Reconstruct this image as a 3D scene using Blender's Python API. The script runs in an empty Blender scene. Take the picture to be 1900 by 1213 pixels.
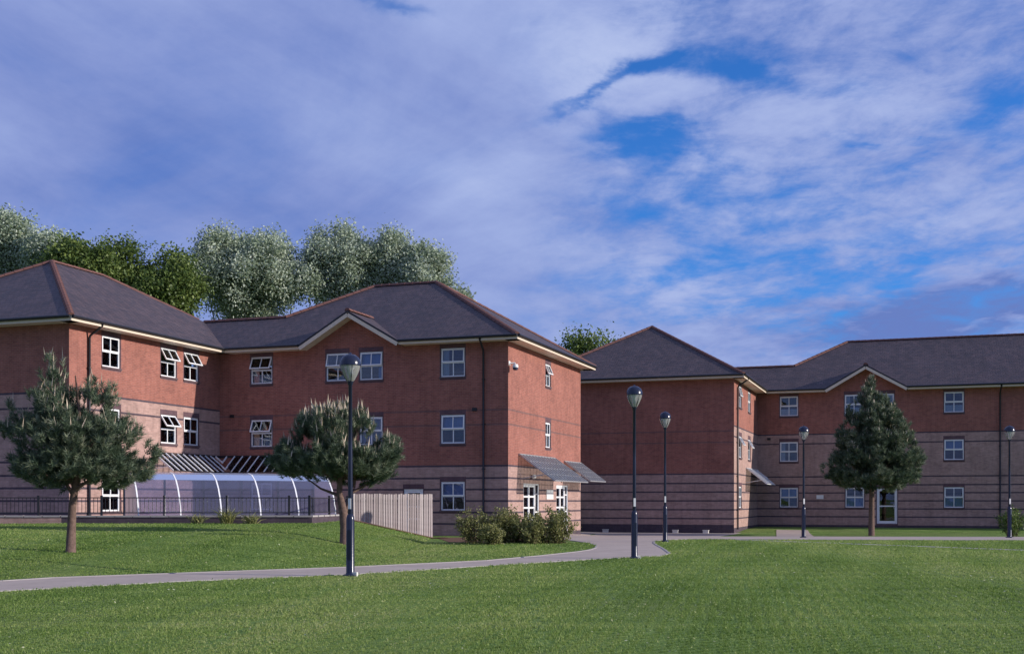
import bpy, math, random
import numpy as np
from mathutils import Vector, Matrix

random.seed(7)
rng = np.random.default_rng(11)
R = math.radians
scn = bpy.context.scene
COL = scn.collection

# ------------------------------------------------------------------ camera, sky, sun, exposure
cam_d = bpy.data.cameras.new('camera')
cam = bpy.data.objects.new('camera', cam_d); COL.objects.link(cam)
cam.location = (0, 0, 1.6); cam.rotation_euler = (R(90), 0, 0)
cam_d.sensor_width = 36; cam_d.lens = 36*2165/1900
cam_d.shift_y = 321.5/1900
cam_d.clip_end = 6000; cam_d.clip_start = .1
scn.camera = cam

SUN_EL, SUN_AZ = R(18), R(100.5)           # azimuth clockwise from +Y
sun_vec = Vector((math.sin(SUN_AZ)*math.cos(SUN_EL), math.cos(SUN_AZ)*math.cos(SUN_EL), math.sin(SUN_EL)))
sd = bpy.data.lights.new('sun', 'SUN'); sd.energy = 4.3; sd.angle = R(.5); sd.color = (1, .92, .85)
sun = bpy.data.objects.new('sun', sd); COL.objects.link(sun)
sun.rotation_euler = sun_vec.to_track_quat('Z', 'Y').to_euler(); sun.location = (60, -10, 40)

scn.view_settings.view_transform = 'Standard'; scn.view_settings.look = 'None'
scn.view_settings.gamma = 1; scn.view_settings.use_curve_mapping = False
scn.view_settings.exposure = 0.25
scn.cycles.use_denoising = True
scn.cycles.max_bounces = 8; scn.cycles.transparent_max_bounces = 16

world = bpy.data.worlds.new('World'); scn.world = world; world.use_nodes = True

def nt_tools(nt):
    def N(t, **k):
        n = nt.nodes.new(t)
        for a, b in k.items(): setattr(n, a, b)
        return n
    def setin(sock, v):
        if v is None: return
        if isinstance(v, bpy.types.NodeSocket): nt.links.new(v, sock)
        else: sock.default_value = v
    def M(op, a, b=None, c=None, clamp=False):
        n = N('ShaderNodeMath', operation=op, use_clamp=clamp)
        for i, v in enumerate((a, b, c)):
            setin(n.inputs[i], v)
        return n.outputs[0]
    def mixc(f, a, b, mode='MIX'):
        n = N('ShaderNodeMix', data_type='RGBA', blend_type=mode)
        setin(n.inputs['Factor'], f); setin(n.inputs[6], a); setin(n.inputs[7], b)
        return n.outputs[2]
    def ramp(v, stops, interp='LINEAR'):
        n = N('ShaderNodeValToRGB'); cr = n.color_ramp; cr.interpolation = interp
        while len(cr.elements) < len(stops): cr.elements.new(.5)
        for e, (p, c) in zip(cr.elements, stops):
            e.position = p; e.color = (c, c, c, 1) if not isinstance(c, tuple) else (*c[:3], 1)
        setin(n.inputs[0], v); return n.outputs[0]
    def sstep(v, a, b):
        n = N('ShaderNodeMapRange', interpolation_type='SMOOTHSTEP')
        setin(n.inputs[0], v); n.inputs[1].default_value = a; n.inputs[2].default_value = b
        return n.outputs[0]
    def noise(vec, scale, detail=4, rough=.55, dist=0, dims='3D'):
        n = N('ShaderNodeTexNoise', noise_dimensions=dims)
        if vec is not None: nt.links.new(vec, n.inputs['Vector'])
        n.inputs['Scale'].default_value = scale; n.inputs['Detail'].default_value = detail
        n.inputs['Roughness'].default_value = rough; n.inputs['Distortion'].default_value = dist
        return n.outputs['Fac']
    return N, setin, M, mixc, ramp, sstep, noise

def build_world():
    nt = world.node_tree; nt.nodes.clear()
    N, setin, M, mixc, ramp, sstep, noise = nt_tools(nt)
    tc = N('ShaderNodeTexCoord'); sep = N('ShaderNodeSeparateXYZ')
    nt.links.new(tc.outputs['Generated'], sep.inputs[0])
    x, y, z = sep.outputs
    zc = M('MAXIMUM', z, 0.0)
    az = M('ARCTAN2', x, y)
    hor = M('SQRT', M('ADD', M('MULTIPLY', x, x), M('MULTIPLY', y, y)))
    el = M('DIVIDE', zc, M('MAXIMUM', hor, .05))
    den = M('ADD', zc, .10)
    def comb(a, b, c):
        n = N('ShaderNodeCombineXYZ'); setin(n.inputs[0], a); setin(n.inputs[1], b); setin(n.inputs[2], c); return n.outputs[0]
    px = M('DIVIDE', x, den); py = M('DIVIDE', y, den)
    p = comb(px, py, 0.0)
    pr = comb(M('ADD', M('MULTIPLY', px, .92), M('MULTIPLY', py, .25)), M('MULTIPLY', py, .55), .3)   # stretched streaks
    n_big = noise(p, .8, 3, .5, .3)
    n_mid = noise(pr, 2.0, 8, .62, .35)
    n_fine = noise(comb(px, M('MULTIPLY', py, .62), 1.7), 6.0, 7, .62, .25)
    n_pix = noise(comb(M('MULTIPLY', az, .55), M('MULTIPLY', el, 1.5), 3.3), 15, 8, .66, .35)
    n_strk = noise(comb(M('ADD', M('MULTIPLY', az, .5), M('MULTIPLY', el, .9)), M('SUBTRACT', M('MULTIPLY', el, 3.2), M('MULTIPLY', az, -1.5)), 1.1), 4.5, 6, .6, .2)
    # domain warp for the edges of the blue openings
    w1 = M('SUBTRACT', noise(p, 2.4, 6, .6, .4), .5)
    w2 = M('SUBTRACT', noise(comb(py, px, 4.2), 2.4, 6, .6, .4), .5)
    azw = M('ADD', az, M('MULTIPLY', w1, .20)); elw = M('ADD', el, M('MULTIPLY', w2, .10))
    def gauss(pxx, pyy, wx, wy, tilt=0.0):
        a0 = math.atan((pxx-950)/2165); e0 = (928-pyy)/2165*math.cos(a0)
        da = M('SUBTRACT', azw, a0); de = M('SUBTRACT', M('SUBTRACT', elw, e0), M('MULTIPLY', da, tilt))
        q = M('ADD', M('POWER', M('ABSOLUTE', M('DIVIDE', da, wx/2165)), 2.0), M('POWER', M('ABSOLUTE', M('DIVIDE', de, wy/2165)), 2.0))
        return M('EXPONENT', M('MULTIPLY', q, -1.0))
    gaps = None
    for g, amp in (((1110, 165, 150, 17, .36), .62), ((1330, 140, 190, 28, -.08), .50), ((1215, 275, 130, 30, -.05), .62), ((1310, 390, 200, 60, -.05), .36),
                   ((1440, 478, 260, 34, .06), .50), ((1860, 190, 70, 80, 0), .36), ((725, 12, 100, 22, -.05), .5), ((1240, 330, 160, 40, 0), .2),
                   ((1600, 520, 260, 18, .12), .34), ((1560, 270, 40, 16, -.3), .35), ((1700, 280, 50, 12, -.2), .3)):
        v = M('MULTIPLY', gauss(*g), amp)
        gaps = v if gaps is None else M('ADD', gaps, v)
    broken = sstep(az, -.08, .16)
    d = M('ADD', .86, M('MULTIPLY', M('SUBTRACT', n_mid, .5), .9))
    d = M('ADD', d, M('MULTIPLY', M('MULTIPLY', M('SUBTRACT', n_fine, .50), 1.55), broken))
    d = M('SUBTRACT', d, M('MULTIPLY', broken, .06))
    d = M('ADD', d, M('MULTIPLY', M('SUBTRACT', n_pix, .5), M('MULTIPLY', broken, 1.25)))
    d = M('SUBTRACT', d, gaps)
    dens = sstep(d, .10, .95)
    sky = N('ShaderNodeTexSky'); sky.sky_type = 'NISHITA'; sky.sun_disc = False
    sky.sun_elevation = SUN_EL; sky.sun_rotation = SUN_AZ
    sky.altitude = 0; sky.air_density = 1.0; sky.dust_density = .3; sky.ozone_density = 4.0
    skyc = mixc(1.0, sky.outputs[0], (.34, .82, 1.48, 1), 'MULTIPLY')
    lightf = M('ADD', M('MULTIPLY', n_big, .62), M('MULTIPLY', n_mid, .62))
    lightf = M('ADD', lightf, M('MULTIPLY', M('SUBTRACT', n_fine, .5), M('ADD', .12, M('MULTIPLY', broken, .35))))
    lightf = M('ADD', lightf, M('MULTIPLY', M('SUBTRACT', n_strk, .5), .32))
    lightf = M('ADD', lightf, M('MULTIPLY', M('SUBTRACT', n_pix, .5), M('MULTIPLY', broken, .5)))
    lightf = M('ADD', lightf, M('MULTIPLY', broken, .06))
    lightf = M('SUBTRACT', lightf, M('MULTIPLY', gauss(150, 340, 420, 130, 0), .16))
    lightf = M('SUBTRACT', lightf, M('MULTIPLY', gauss(1800, 580, 330, 45, .12), .55))
    lightf = M('ADD', lightf, M('MULTIPLY', gauss(1120, 90, 160, 120, .3), .16))
    lightf = M('ADD', lightf, M('MULTIPLY', gauss(870, 340, 130, 60, -.2), .14))
    lightf = M('ADD', lightf, M('MULTIPLY', gauss(1620, 220, 260, 90, -.2), .16))
    cl = ramp(lightf, [(.34, (.12, .18, .45)), (.56, (.21, .27, .545)), (.78, (.30, .37, .64)), (.98, (.40, .47, .71))])
    CS = 10.0                                              # cloud radiance in the units of the sky texture (strength .1 below)
    clb = mixc(1.0, cl, (CS, CS, CS, 1), 'MULTIPLY')
    fin = mixc(M('MULTIPLY', dens, .96), skyc, clb)
    bg = N('ShaderNodeBackground'); nt.links.new(fin, bg.inputs[0]); bg.inputs[1].default_value = .1
    out = N('ShaderNodeOutputWorld'); nt.links.new(bg.outputs[0], out.inputs[0])
build_world()

# ------------------------------------------------------------------ materials
MATS = {}
def new_mat(name):
    m = bpy.data.materials.new(name); m.use_nodes = True
    nt = m.node_tree; nt.nodes.clear()
    T = nt_tools(nt)
    out = T[0]('ShaderNodeOutputMaterial')
    return m, nt, T, out

def principled(nt, T, out, col, rough=.7, spec=.3, metal=0, bump=None, bstr=.3, bdist=.01):
    N, setin = T[0], T[1]
    b = N('ShaderNodeBsdfPrincipled')
    setin(b.inputs['Base Color'], col if isinstance(col, bpy.types.NodeSocket) else (*col[:3], 1))
    setin(b.inputs['Roughness'], rough); b.inputs['Metallic'].default_value = metal
    b.inputs['Specular IOR Level'].default_value = spec
    if bump is not None:
        bn = N('ShaderNodeBump'); bn.inputs['Strength'].default_value = bstr; bn.inputs['Distance'].default_value = bdist
        nt.links.new(bump, bn.inputs['Height']); nt.links.new(bn.outputs[0], b.inputs['Normal'])
    nt.links.new(b.outputs[0], out.inputs[0])
    return b

def plain(name, col, rough=.6, spec=.3, metal=0, var=.25, scale=6, bstr=.15):
    m, nt, T, out = new_mat(name); N, setin, M, mixc, ramp, sstep, noise = T
    tc = N('ShaderNodeTexCoord')
    n = noise(tc.outputs['Object'], scale, 5, .6)
    n2 = noise(tc.outputs['Object'], scale*9, 3, .6)
    f = M('ADD', M('MULTIPLY', M('SUBTRACT', n, .5), 2*var), M('MULTIPLY', M('SUBTRACT', n2, .5), var))
    k = M('ADD', 1.0, f)
    kk = N('ShaderNodeCombineColor')
    for i in range(3): nt.links.new(k, kk.inputs[i])
    c = mixc(1.0, (*col, 1), kk.outputs[0], 'MULTIPLY')
    principled(nt, T, out, c, rough, spec, metal, n2, bstr, .004)
    MATS[name] = m; return m

def brick(name, c1, c2, mortar, rough=.85):
    m, nt, T, out = new_mat(name); N, setin, M, mixc, ramp, sstep, noise = T
    uv = N('ShaderNodeUVMap')
    bt = N('ShaderNodeTexBrick'); nt.links.new(uv.outputs[0], bt.inputs['Vector'])
    bt.inputs['Color1'].default_value = (*c1, 1); bt.inputs['Color2'].default_value = (*c2, 1); bt.inputs['Mortar'].default_value = (*mortar, 1)
    bt.inputs['Scale'].default_value = 1; bt.inputs['Brick Width'].default_value = .225; bt.inputs['Row Height'].default_value = .075
    bt.inputs['Mortar Size'].default_value = .008; bt.inputs['Mortar Smooth'].default_value = .2; bt.inputs['Bias'].default_value = -.1
    big = noise(uv.outputs[0], .7, 4, .6); mid = noise(uv.outputs[0], 4, 3, .6)
    sc = N('ShaderNodeVectorMath', operation='MULTIPLY'); nt.links.new(uv.outputs[0], sc.inputs[0]); sc.inputs[1].default_value = (5, .5, 1)
    streak = noise(sc.outputs[0], 1.0, 4, .6)
    k = M('ADD', .18, M('ADD', M('MULTIPLY', big, .7), M('MULTIPLY', mid, .45)))
    k = M('ADD', k, M('MULTIPLY', streak, .5))
    kk = N('ShaderNodeCombineColor')
    for i in range(3): nt.links.new(k, kk.inputs[i])
    c = mixc(1.0, bt.outputs['Color'], kk.outputs[0], 'MULTIPLY')
    h = M('SUBTRACT', 1.0, bt.outputs['Fac'])
    principled(nt, T, out, c, rough, .2, 0, h, .5, .006)
    MATS[name] = m; return m

def tiles(name, c1, c2):
    m, nt, T, out = new_mat(name); N, setin, M, mixc, ramp, sstep, noise = T
    uv = N('ShaderNodeUVMap')
    bt = N('ShaderNodeTexBrick'); nt.links.new(uv.outputs[0], bt.inputs['Vector'])
    bt.inputs['Color1'].default_value = (*c1, 1); bt.inputs['Color2'].default_value = (*c2, 1); bt.inputs['Mortar'].default_value = (.02, .02, .024, 1)
    bt.inputs['Scale'].default_value = 1; bt.inputs['Brick Width'].default_value = .30; bt.inputs['Row Height'].default_value = .26
    bt.inputs['Mortar Size'].default_value = .012; bt.inputs['Mortar Smooth'].default_value = .3
    sp = N('ShaderNodeSeparateXYZ'); nt.links.new(uv.outputs[0], sp.inputs[0])
    saw = M('SUBTRACT', 1.0, M('FRACT', M('DIVIDE', sp.outputs[1], .26)))
    big = noise(uv.outputs[0], .5, 5, .7); mid = noise(uv.outputs[0], 2.6, 5, .7)
    vs = N('ShaderNodeVectorMath', operation='MULTIPLY'); nt.links.new(uv.outputs[0], vs.inputs[0]); vs.inputs[1].default_value = (2.2, .35, 1)
    streak = noise(vs.outputs[0], 1.0, 5, .65)
    k = M('ADD', -.25, M('ADD', M('MULTIPLY', big, .7), M('ADD', M('MULTIPLY', mid, .95), M('MULTIPLY', streak, .7))))
    kk = N('ShaderNodeCombineColor')
    for i in range(3): nt.links.new(k, kk.inputs[i])
    c = mixc(1.0, bt.outputs['Color'], kk.outputs[0], 'MULTIPLY')
    moss = sstep(noise(uv.outputs[0], 1.3, 6, .7), .58, .78)
    c = mixc(M('MULTIPLY', moss, .45), c, (.15, .125, .11, 1))
    h = M('SUBTRACT', saw, M('MULTIPLY', bt.outputs['Fac'], .6))
    principled(nt, T, out, c, .62, .35, 0, h, .8, .02)
    MATS[name] = m; return m

def island(name, stops, rough=.55, spec=.25, trans=.25, obj=False, tint=0):
    """foliage, needles, blades: every leaf its own tint"""
    m, nt, T, out = new_mat(name); N, setin, M, mixc, ramp, sstep, noise = T
    if obj: r = N('ShaderNodeObjectInfo').outputs['Random']
    elif tint:
        at = N('ShaderNodeAttribute', attribute_name='tint'); r = M('ADD', M('MULTIPLY', at.outputs['Fac'], tint), M('MULTIPLY', N('ShaderNodeNewGeometry').outputs['Random Per Island'], 1-tint))
    else: r = N('ShaderNodeNewGeometry').outputs['Random Per Island']
    tc = N('ShaderNodeTexCoord')
    if not obj and not tint:
        n = noise(tc.outputs['Object'], .9, 3, .6)
        r = M('ADD', M('MULTIPLY', r, .72), M('MULTIPLY', M('SUBTRACT', n, .3), .7), clamp=True)
    c = ramp(r, stops)
    if obj:
        n = noise(tc.outputs['Object'], 9, 4, .6)
        k = M('ADD', .6, M('MULTIPLY', n, .8)); kk = N('ShaderNodeCombineColor')
        for i in range(3): nt.links.new(k, kk.inputs[i])
        c = mixc(1.0, c, kk.outputs[0], 'MULTIPLY')
    b = principled(nt, T, out, c, rough, spec)
    if trans > 0:
        tr = N('ShaderNodeBsdfTranslucent'); nt.links.new(c, tr.inputs[0])
        mx = N('ShaderNodeMixShader'); mx.inputs[0].default_value = trans
        nt.links.new(b.outputs[0], mx.inputs[1]); nt.links.new(tr.outputs[0], mx.inputs[2]); nt.links.new(mx.outputs[0], out.inputs[0])
    MATS[name] = m; return m

def glassy(name, tint, base=.05, ior=1.5, rough=.02, diff=None, dfac=0, wave=.0):
    m, nt, T, out = new_mat(name); N, setin, M, mixc, ramp, sstep, noise = T
    tr = N('ShaderNodeBsdfTransparent'); tr.inputs[0].default_value = (*tint, 1)
    gl = N('ShaderNodeBsdfGlossy'); gl.inputs['Roughness'].default_value = rough; gl.inputs[0].default_value = (.95, .97, 1, 1)
    fr = N('ShaderNodeFresnel'); fr.inputs[0].default_value = ior
    if wave:
        tc = N('ShaderNodeTexCoord'); bn = N('ShaderNodeBump'); bn.inputs['Strength'].default_value = wave; bn.inputs['Distance'].default_value = .02
        nt.links.new(noise(tc.outputs['Object'], 2.2, 2, .5), bn.inputs['Height'])
        nt.links.new(bn.outputs[0], gl.inputs['Normal'])
    f = M('ADD', fr.outputs[0], base, clamp=True)
    first = tr.outputs[0]
    if diff:
        df = N('ShaderNodeBsdfDiffuse'); df.inputs[0].default_value = (*diff, 1)
        mm = N('ShaderNodeMixShader'); mm.inputs[0].default_value = dfac
        nt.links.new(tr.outputs[0], mm.inputs[1]); nt.links.new(df.outputs[0], mm.inputs[2]); first = mm.outputs[0]
    mx = N('ShaderNodeMixShader'); nt.links.new(f, mx.inputs[0]); nt.links.new(first, mx.inputs[1]); nt.links.new(gl.outputs[0], mx.inputs[2])
    nt.links.new(mx.outputs[0], out.inputs[0])
    MATS[name] = m; return m

brick('red_brick', (.315, .118, .088), (.235, .088, .070), (.30, .17, .135))
brick('band_brick', (.20, .098, .088), (.165, .08, .076), (.18, .12, .10))
brick('cream_brick', (.42, .265, .225), (.31, .195, .165), (.36, .27, .24))
brick('dark_brick', (.085, .062, .075), (.062, .048, .062), (.09, .07, .08))
brick('blue_brick', (.135, .075, .085), (.10, .06, .072), (.12, .085, .09))
tiles('roof_tile', (.088, .060, .064), (.055, .042, .050))
plain('ridge_tile', (.155, .075, .062), .8, .2, var=.35, scale=3)
plain('cream_paint', (.66, .56, .44), .5, .3, var=.08)
plain('white_upvc', (.80, .80, .80), .35, .4, var=.04)
plain('black_plastic', (.018, .018, .022), .4, .4, var=.2)
plain('navy_paint', (.012, .016, .038), .22, .5, var=.2)
plain('grey_steel', (.45, .45, .46), .4, .5, .5, var=.1)
plain('silver_steel', (.72, .72, .72), .35, .5, .3, var=.08)
plain('dark_steel', (.02, .02, .026), .45, .4, var=.2)
plain('bark', (.15, .10, .082), .9, .1, var=.8, scale=14, bstr=1.0)
plain('pale_bark', (.22, .20, .17), .9, .1, var=.4, scale=5, bstr=.8)
plain('soil', (.16, .095, .065), .95, .1, var=.5, scale=8, bstr=1)
plain('blind', (.62, .64, .66), .8, .1, var=.06)
plain('curtain_sky_reflection', (.24, .38, .66), .85, .1, var=.15)  # blue cloth; also stands in for sky reflected in some panes
plain('pink_curtain', (.55, .42, .42), .85, .1, var=.15)
plain('sign_white', (.78, .77, .74), .5, .3, var=.03)
plain('stone_and_sunlit_white', (.62, .60, .55), .8, .2, var=.15)  # ground boxes; also the painted sunlit side of the lamp flanges
plain('ink', (.05, .06, .10), .6, .2, var=.05)
plain('path_asphalt', (.41, .34, .29), .9, .2, var=.26, scale=.9, bstr=.6)
plain('edging', (.36, .33, .32), .9, .2, var=.2, scale=3, bstr=.4)
island('fence_wood', [(0, (.25, .21, .20)), (.5, (.33, .28, .27)), (1, (.42, .37, .35))], .85, .15, 0, obj=True)
island('pine_needle', [(0, (.04, .065, .036)), (.4, (.09, .13, .076)), (.7, (.18, .22, .135)), (.9, (.30, .32, .215)), (1, (.44, .43, .32))], .5, .3, .25, tint=.6)
island('candle', [(0, (.42, .33, .23)), (1, (.66, .56, .43))], .7, .2, .1)
island('silver_leaf', [(0, (.15, .21, .10)), (.35, (.30, .37, .24)), (.7, (.48, .54, .42)), (1, (.66, .70, .60))], .5, .3, .3, tint=.5)
island('dark_leaf', [(0, (.04, .075, .02)), (.5, (.11, .165, .04)), (1, (.26, .32, .08))], .5, .3, .3, tint=.5)
island('olive_leaf', [(0, (.07, .085, .024)), (.5, (.21, .22, .075)), (.85, (.37, .35, .14)), (1, (.56, .52, .30))], .55, .3, .3, tint=.5)
island('grass_blade', [(0, (.055, .108, .018)), (.25, (.125, .215, .040)), (.55, (.235, .335, .078)), (.85, (.40, .45, .15)), (.93, (.48, .48, .24)), (1, (.80, .78, .55))], .5, .3, .45, tint=.62)
glassy('window_glass', (.76, .81, .86), .02, 1.5, .01, wave=.08)
glassy('canopy_glass', (.74, .77, .76), .0, 1.45, .2, (.32, .34, .34), .20)
glassy('polycarbonate', (.62, .64, .80), .0, 1.27, .35, (.19, .20, .30), .20)
glassy('clear_glass', (.86, .88, .9), .02, 1.45, .05)
glassy('lamp_bowl', (.80, .82, .86), .08, 1.5, .05, (.75, .75, .75), .30)

def ground_mat():
    m, nt, T, out = new_mat('lawn_grass'); N, setin, M, mixc, ramp, sstep, noise = T
    g = N('ShaderNodeNewGeometry').outputs['Position']
    fine = noise(g, 9, 6, .75); mid = noise(g, 1.3, 5, .6); big = noise(g, .16, 3, .55)
    v = N('ShaderNodeVectorMath', operation='MULTIPLY'); nt.links.new(g, v.inputs[0]); v.inputs[1].default_value = (.35, 1.6, 1)
    strk = noise(v.outputs[0], 1.1, 5, .6)
    f = M('ADD', M('MULTIPLY', fine, .55), M('ADD', M('MULTIPLY', mid, .30), M('MULTIPLY', strk, .30)))
    c = ramp(f, [(.36, (.045, .09, .016)), (.55, (.115, .20, .04)), (.70, (.22, .305, .08)), (.84, (.34, .40, .15))])
    c = mixc(sstep(big, .42, .66), c, mixc(.4, c, (.17, .18, .07, 1)))
    principled(nt, T, out, c, .8, .15, 0, fine, 1.0, .06)
    MATS['lawn_grass'] = m
ground_mat()
MT = lambda *n: [MATS[x] for x in n]

# ------------------------------------------------------------------ mesh helpers
class MB:
    def __init__(s): s.v, s.f, s.m, s.uv = [], [], [], []
    def face(s, pts, mat=0, uv=None):
        i = len(s.v); s.v += [tuple(p) for p in pts]; s.f.append(tuple(range(i, i+len(pts)))); s.m.append(mat); s.uv.append(uv)
    def box(s, x0, x1, y0, y1, z0, z1, mat=0):
        i = len(s.v)
        s.v += [(x, y, z) for z in (z0, z1) for y in (y0, y1) for x in (x0, x1)]
        for q in ((0,2,3,1), (4,5,7,6), (0,1,5,4), (2,6,7,3), (0,4,6,2), (1,3,7,5)):
            s.f.append(tuple(i+k for k in q)); s.m.append(mat); s.uv.append(None)
    def bar(s, p, q, w, h, mat=0, up=(0,0,1)):
        p, q = Vector(p), Vector(q); d = (q-p).normalized(); u = Vector(up)
        if abs(d.dot(u)) > .99: u = Vector((0,1,0))
        a = d.cross(u).normalized()*w/2; b = a.normalized().cross(d).normalized()*h/2
        i = len(s.v)
        for c in (p, q): s.v += [tuple(c-a-b), tuple(c+a-b), tuple(c+a+b), tuple(c-a+b)]
        for f in ((0,1,2,3), (7,6,5,4), (0,4,5,1), (1,5,6,2), (2,6,7,3), (3,7,4,0)):
            s.f.append(tuple(i+k for k in f)); s.m.append(mat); s.uv.append(None)
    def tube(s, pts, rad, n=8, mat=0, caps=True):
        pts = [Vector(p) for p in pts]
        if not isinstance(rad, (list, tuple)): rad = [rad]*len(pts)
        base = len(s.v); ref = Vector((1, .13, .07))
        for k, p in enumerate(pts):
            d = (pts[min(k+1, len(pts)-1)]-pts[max(k-1, 0)]).normalized()
            r = ref if abs(d.dot(ref.normalized())) < .95 else Vector((0, 1, 0))
            a = d.cross(r).normalized(); b = d.cross(a)
            for j in range(n):
                t = 2*math.pi*j/n; s.v.append(tuple(p+(a*math.cos(t)+b*math.sin(t))*rad[k]))
        for k in range(len(pts)-1):
            for j in range(n):
                s.f.append((base+k*n+j, base+k*n+(j+1)%n, base+(k+1)*n+(j+1)%n, base+(k+1)*n+j)); s.m.append(mat); s.uv.append(None)
        if caps:
            s.f.append(tuple(base+j for j in range(n))); s.m.append(mat); s.uv.append(None)
            e = base+(len(pts)-1)*n; s.f.append(tuple(e+j for j in reversed(range(n)))); s.m.append(mat); s.uv.append(None)
    def lathe(s, prof, n=20, mat=0, c=(0,0,0)):
        base = len(s.v)
        for r, z in prof:
            for j in range(n):
                t = 2*math.pi*j/n; s.v.append((c[0]+r*math.cos(t), c[1]+r*math.sin(t), c[2]+z))
        for k in range(len(prof)-1):
            for j in range(n):
                s.f.append((base+k*n+j, base+k*n+(j+1)%n, base+(k+1)*n+(j+1)%n, base+(k+1)*n+j)); s.m.append(mat); s.uv.append(None)
    def mesh(s, name, mats, smooth=False):
        me = bpy.data.meshes.new(name); me.from_pydata(s.v, [], s.f)
        for m in mats: me.materials.append(MATS[m])
        me.polygons.foreach_set('material_index', s.m)
        if any(u is not None for u in s.uv):
            l = me.uv_layers.new(name='UVMap'); k = 0
            for f, u in zip(s.f, s.uv):
                for j in range(len(f)):
                    if u is not None: l.data[k].uv = u[j]
                    k += 1
        if smooth: me.polygons.foreach_set('use_smooth', [True]*len(me.polygons))
        me.update(); return me
    def build(s, name, mats, parent=None, loc=(0,0,0), rz=0, smooth=False):
        return link(name, s.mesh(name, mats, smooth), parent, loc, rz)

def link(name, me, parent=None, loc=(0,0,0), rz=0):
    o = bpy.data.objects.new(name, me); COL.objects.link(o)
    o.location = loc; o.rotation_euler = (0, 0, rz)
    if parent is not None: o.parent = parent
    return o
def tag(o, label, cat, group=None):
    o['label'] = label; o['category'] = cat
    if group: o['group'] = group
    return o
def thing(name, label, cat, loc=(0,0,0), rz=0, group=None):
    return tag(link(name, None, None, loc, rz), label, cat, group)
def struct(o): o['kind'] = 'structure'; return o
def stuff(o): o['kind'] = 'stuff'; return o
def np_mesh(name, V, nper, mats, tint=None):
    n = len(V)//nper
    me = bpy.data.meshes.new(name); me.vertices.add(len(V)); me.vertices.foreach_set('co', np.ascontiguousarray(V, dtype=np.float32).ravel())
    me.loops.add(n*nper); me.loops.foreach_set('vertex_index', np.arange(n*nper, dtype=np.int32))
    me.polygons.add(n); me.polygons.foreach_set('loop_start', np.arange(0, n*nper, nper, dtype=np.int32))
    for m in mats: me.materials.append(MATS[m])
    if tint is not None:
        at = me.attributes.new('tint', 'FLOAT', 'FACE'); at.data.foreach_set('value', np.ascontiguousarray(tint, dtype=np.float32))
    me.update(calc_edges=True); return me

# ------------------------------------------------------------------ terrain
def ss(a, b, x):
    t = np.clip((np.asarray(x, float)-a)/(b-a), 0, 1); return t*t*(3-2*t)
def gz(X, Y):
    X = np.asarray(X, float); Y = np.asarray(Y, float)
    return -.32*ss(50, 63, Y)*ss(1, 5, X) + .17*ss(67, 74, Y)*ss(10, 16, X)
PATH_FAR = [(-30, 6.2), (-14, 19.8), (-10.1, 23.1), (-9.45, 24.06), (-7.1, 25.7), (-3.87, 27.9), (-.71, 30.9), (.78, 33.6), (2.0, 36.2), (2.5, 37.65)]
PATH_NEAR = [(-30, 2.6), (-14, 16.4), (-9, 20.5), (-6.4, 23.1), (-3.5, 25.1), (-.66, 28.4), (2.1, 31.5), (4.3, 33.6)]
TIP = [(2.5, 37.65), (2.85, 39.5), (3.0, 41.5), (2.85, 43.8), (2.45, 46), (2.1, 48), (1.4, 50.4)]
LAWN_R = [(4.3, 33.6), (4.75, 35.2), (5.0, 38.5), (5.15, 41.5), (5.3, 43.6), (5.6, 45.8), (6.2, 47.2), (7.2, 47.9), (10, 47.7), (16, 47.0), (24, 46.4), (45, 44.5)]
def yf(X): return np.interp(X, [p[0] for p in PATH_FAR], [p[1] for p in PATH_FAR])
CREST = [(-30, 41.4), (-7.2, 42.2), (-6.4, 47.0), (-3.36, 49.5)]
def yc(X): return np.interp(X, [p[0] for p in CREST], [p[1] for p in CREST])
def bh(X): return np.interp(X, [-30, -7.2, -6.4, -3.36], [.75, .75, .80, .0])
def bankz(X, Y):
    a, c = yf(X), yc(X); t = np.clip((Y-a)/(c-a), 0, 1)
    return .012 + bh(X)*(1-(1-t)**2)
def inpoly(X, Y, poly):
    r = np.zeros(len(X), bool); n = len(poly)
    for i in range(n):
        x0, y0 = poly[i]; x1, y1 = poly[(i+1) % n]
        c = ((y0 > Y) != (y1 > Y)) & (X < (x1-x0)*(Y-y0)/((y1-y0) if y1 != y0 else 1e-9)+x0)
        r ^= c
    return r

def grid_sheet(name, xs, ys, zfun, mat, off=0, kind='structure'):
    xs, ys = np.asarray(xs, float), np.asarray(ys, float)
    X, Y = np.meshgrid(xs, ys); Z = zfun(X, Y)+off
    V = np.stack([X, Y, Z], -1).reshape(-1, 3); nx = len(xs)
    F = [(j*nx+i, j*nx+i+1, (j+1)*nx+i+1, (j+1)*nx+i) for j in range(len(ys)-1) for i in range(nx-1)]
    me = bpy.data.meshes.new(name); me.from_pydata(V.tolist(), [], F); me.materials.append(MATS[mat])
    me.polygons.foreach_set('use_smooth', [True]*len(F))
    o = link(name, me); o['kind'] = kind; return o
far = [70, 90, 130, 200, 400, 900, 2000, 4000]
xs = [-f for f in far[::-1]] + list(np.arange(-60, 60.1, 1.0)) + far
ys = [-4000, -1500, -500, -200, -80, -40, -20, -5] + list(np.arange(0, 100.1, 1.0)) + [115, 140, 200, 400, 900, 2000, 4000]
ground = grid_sheet('lawn', xs, ys, gz, 'lawn_grass')

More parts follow.
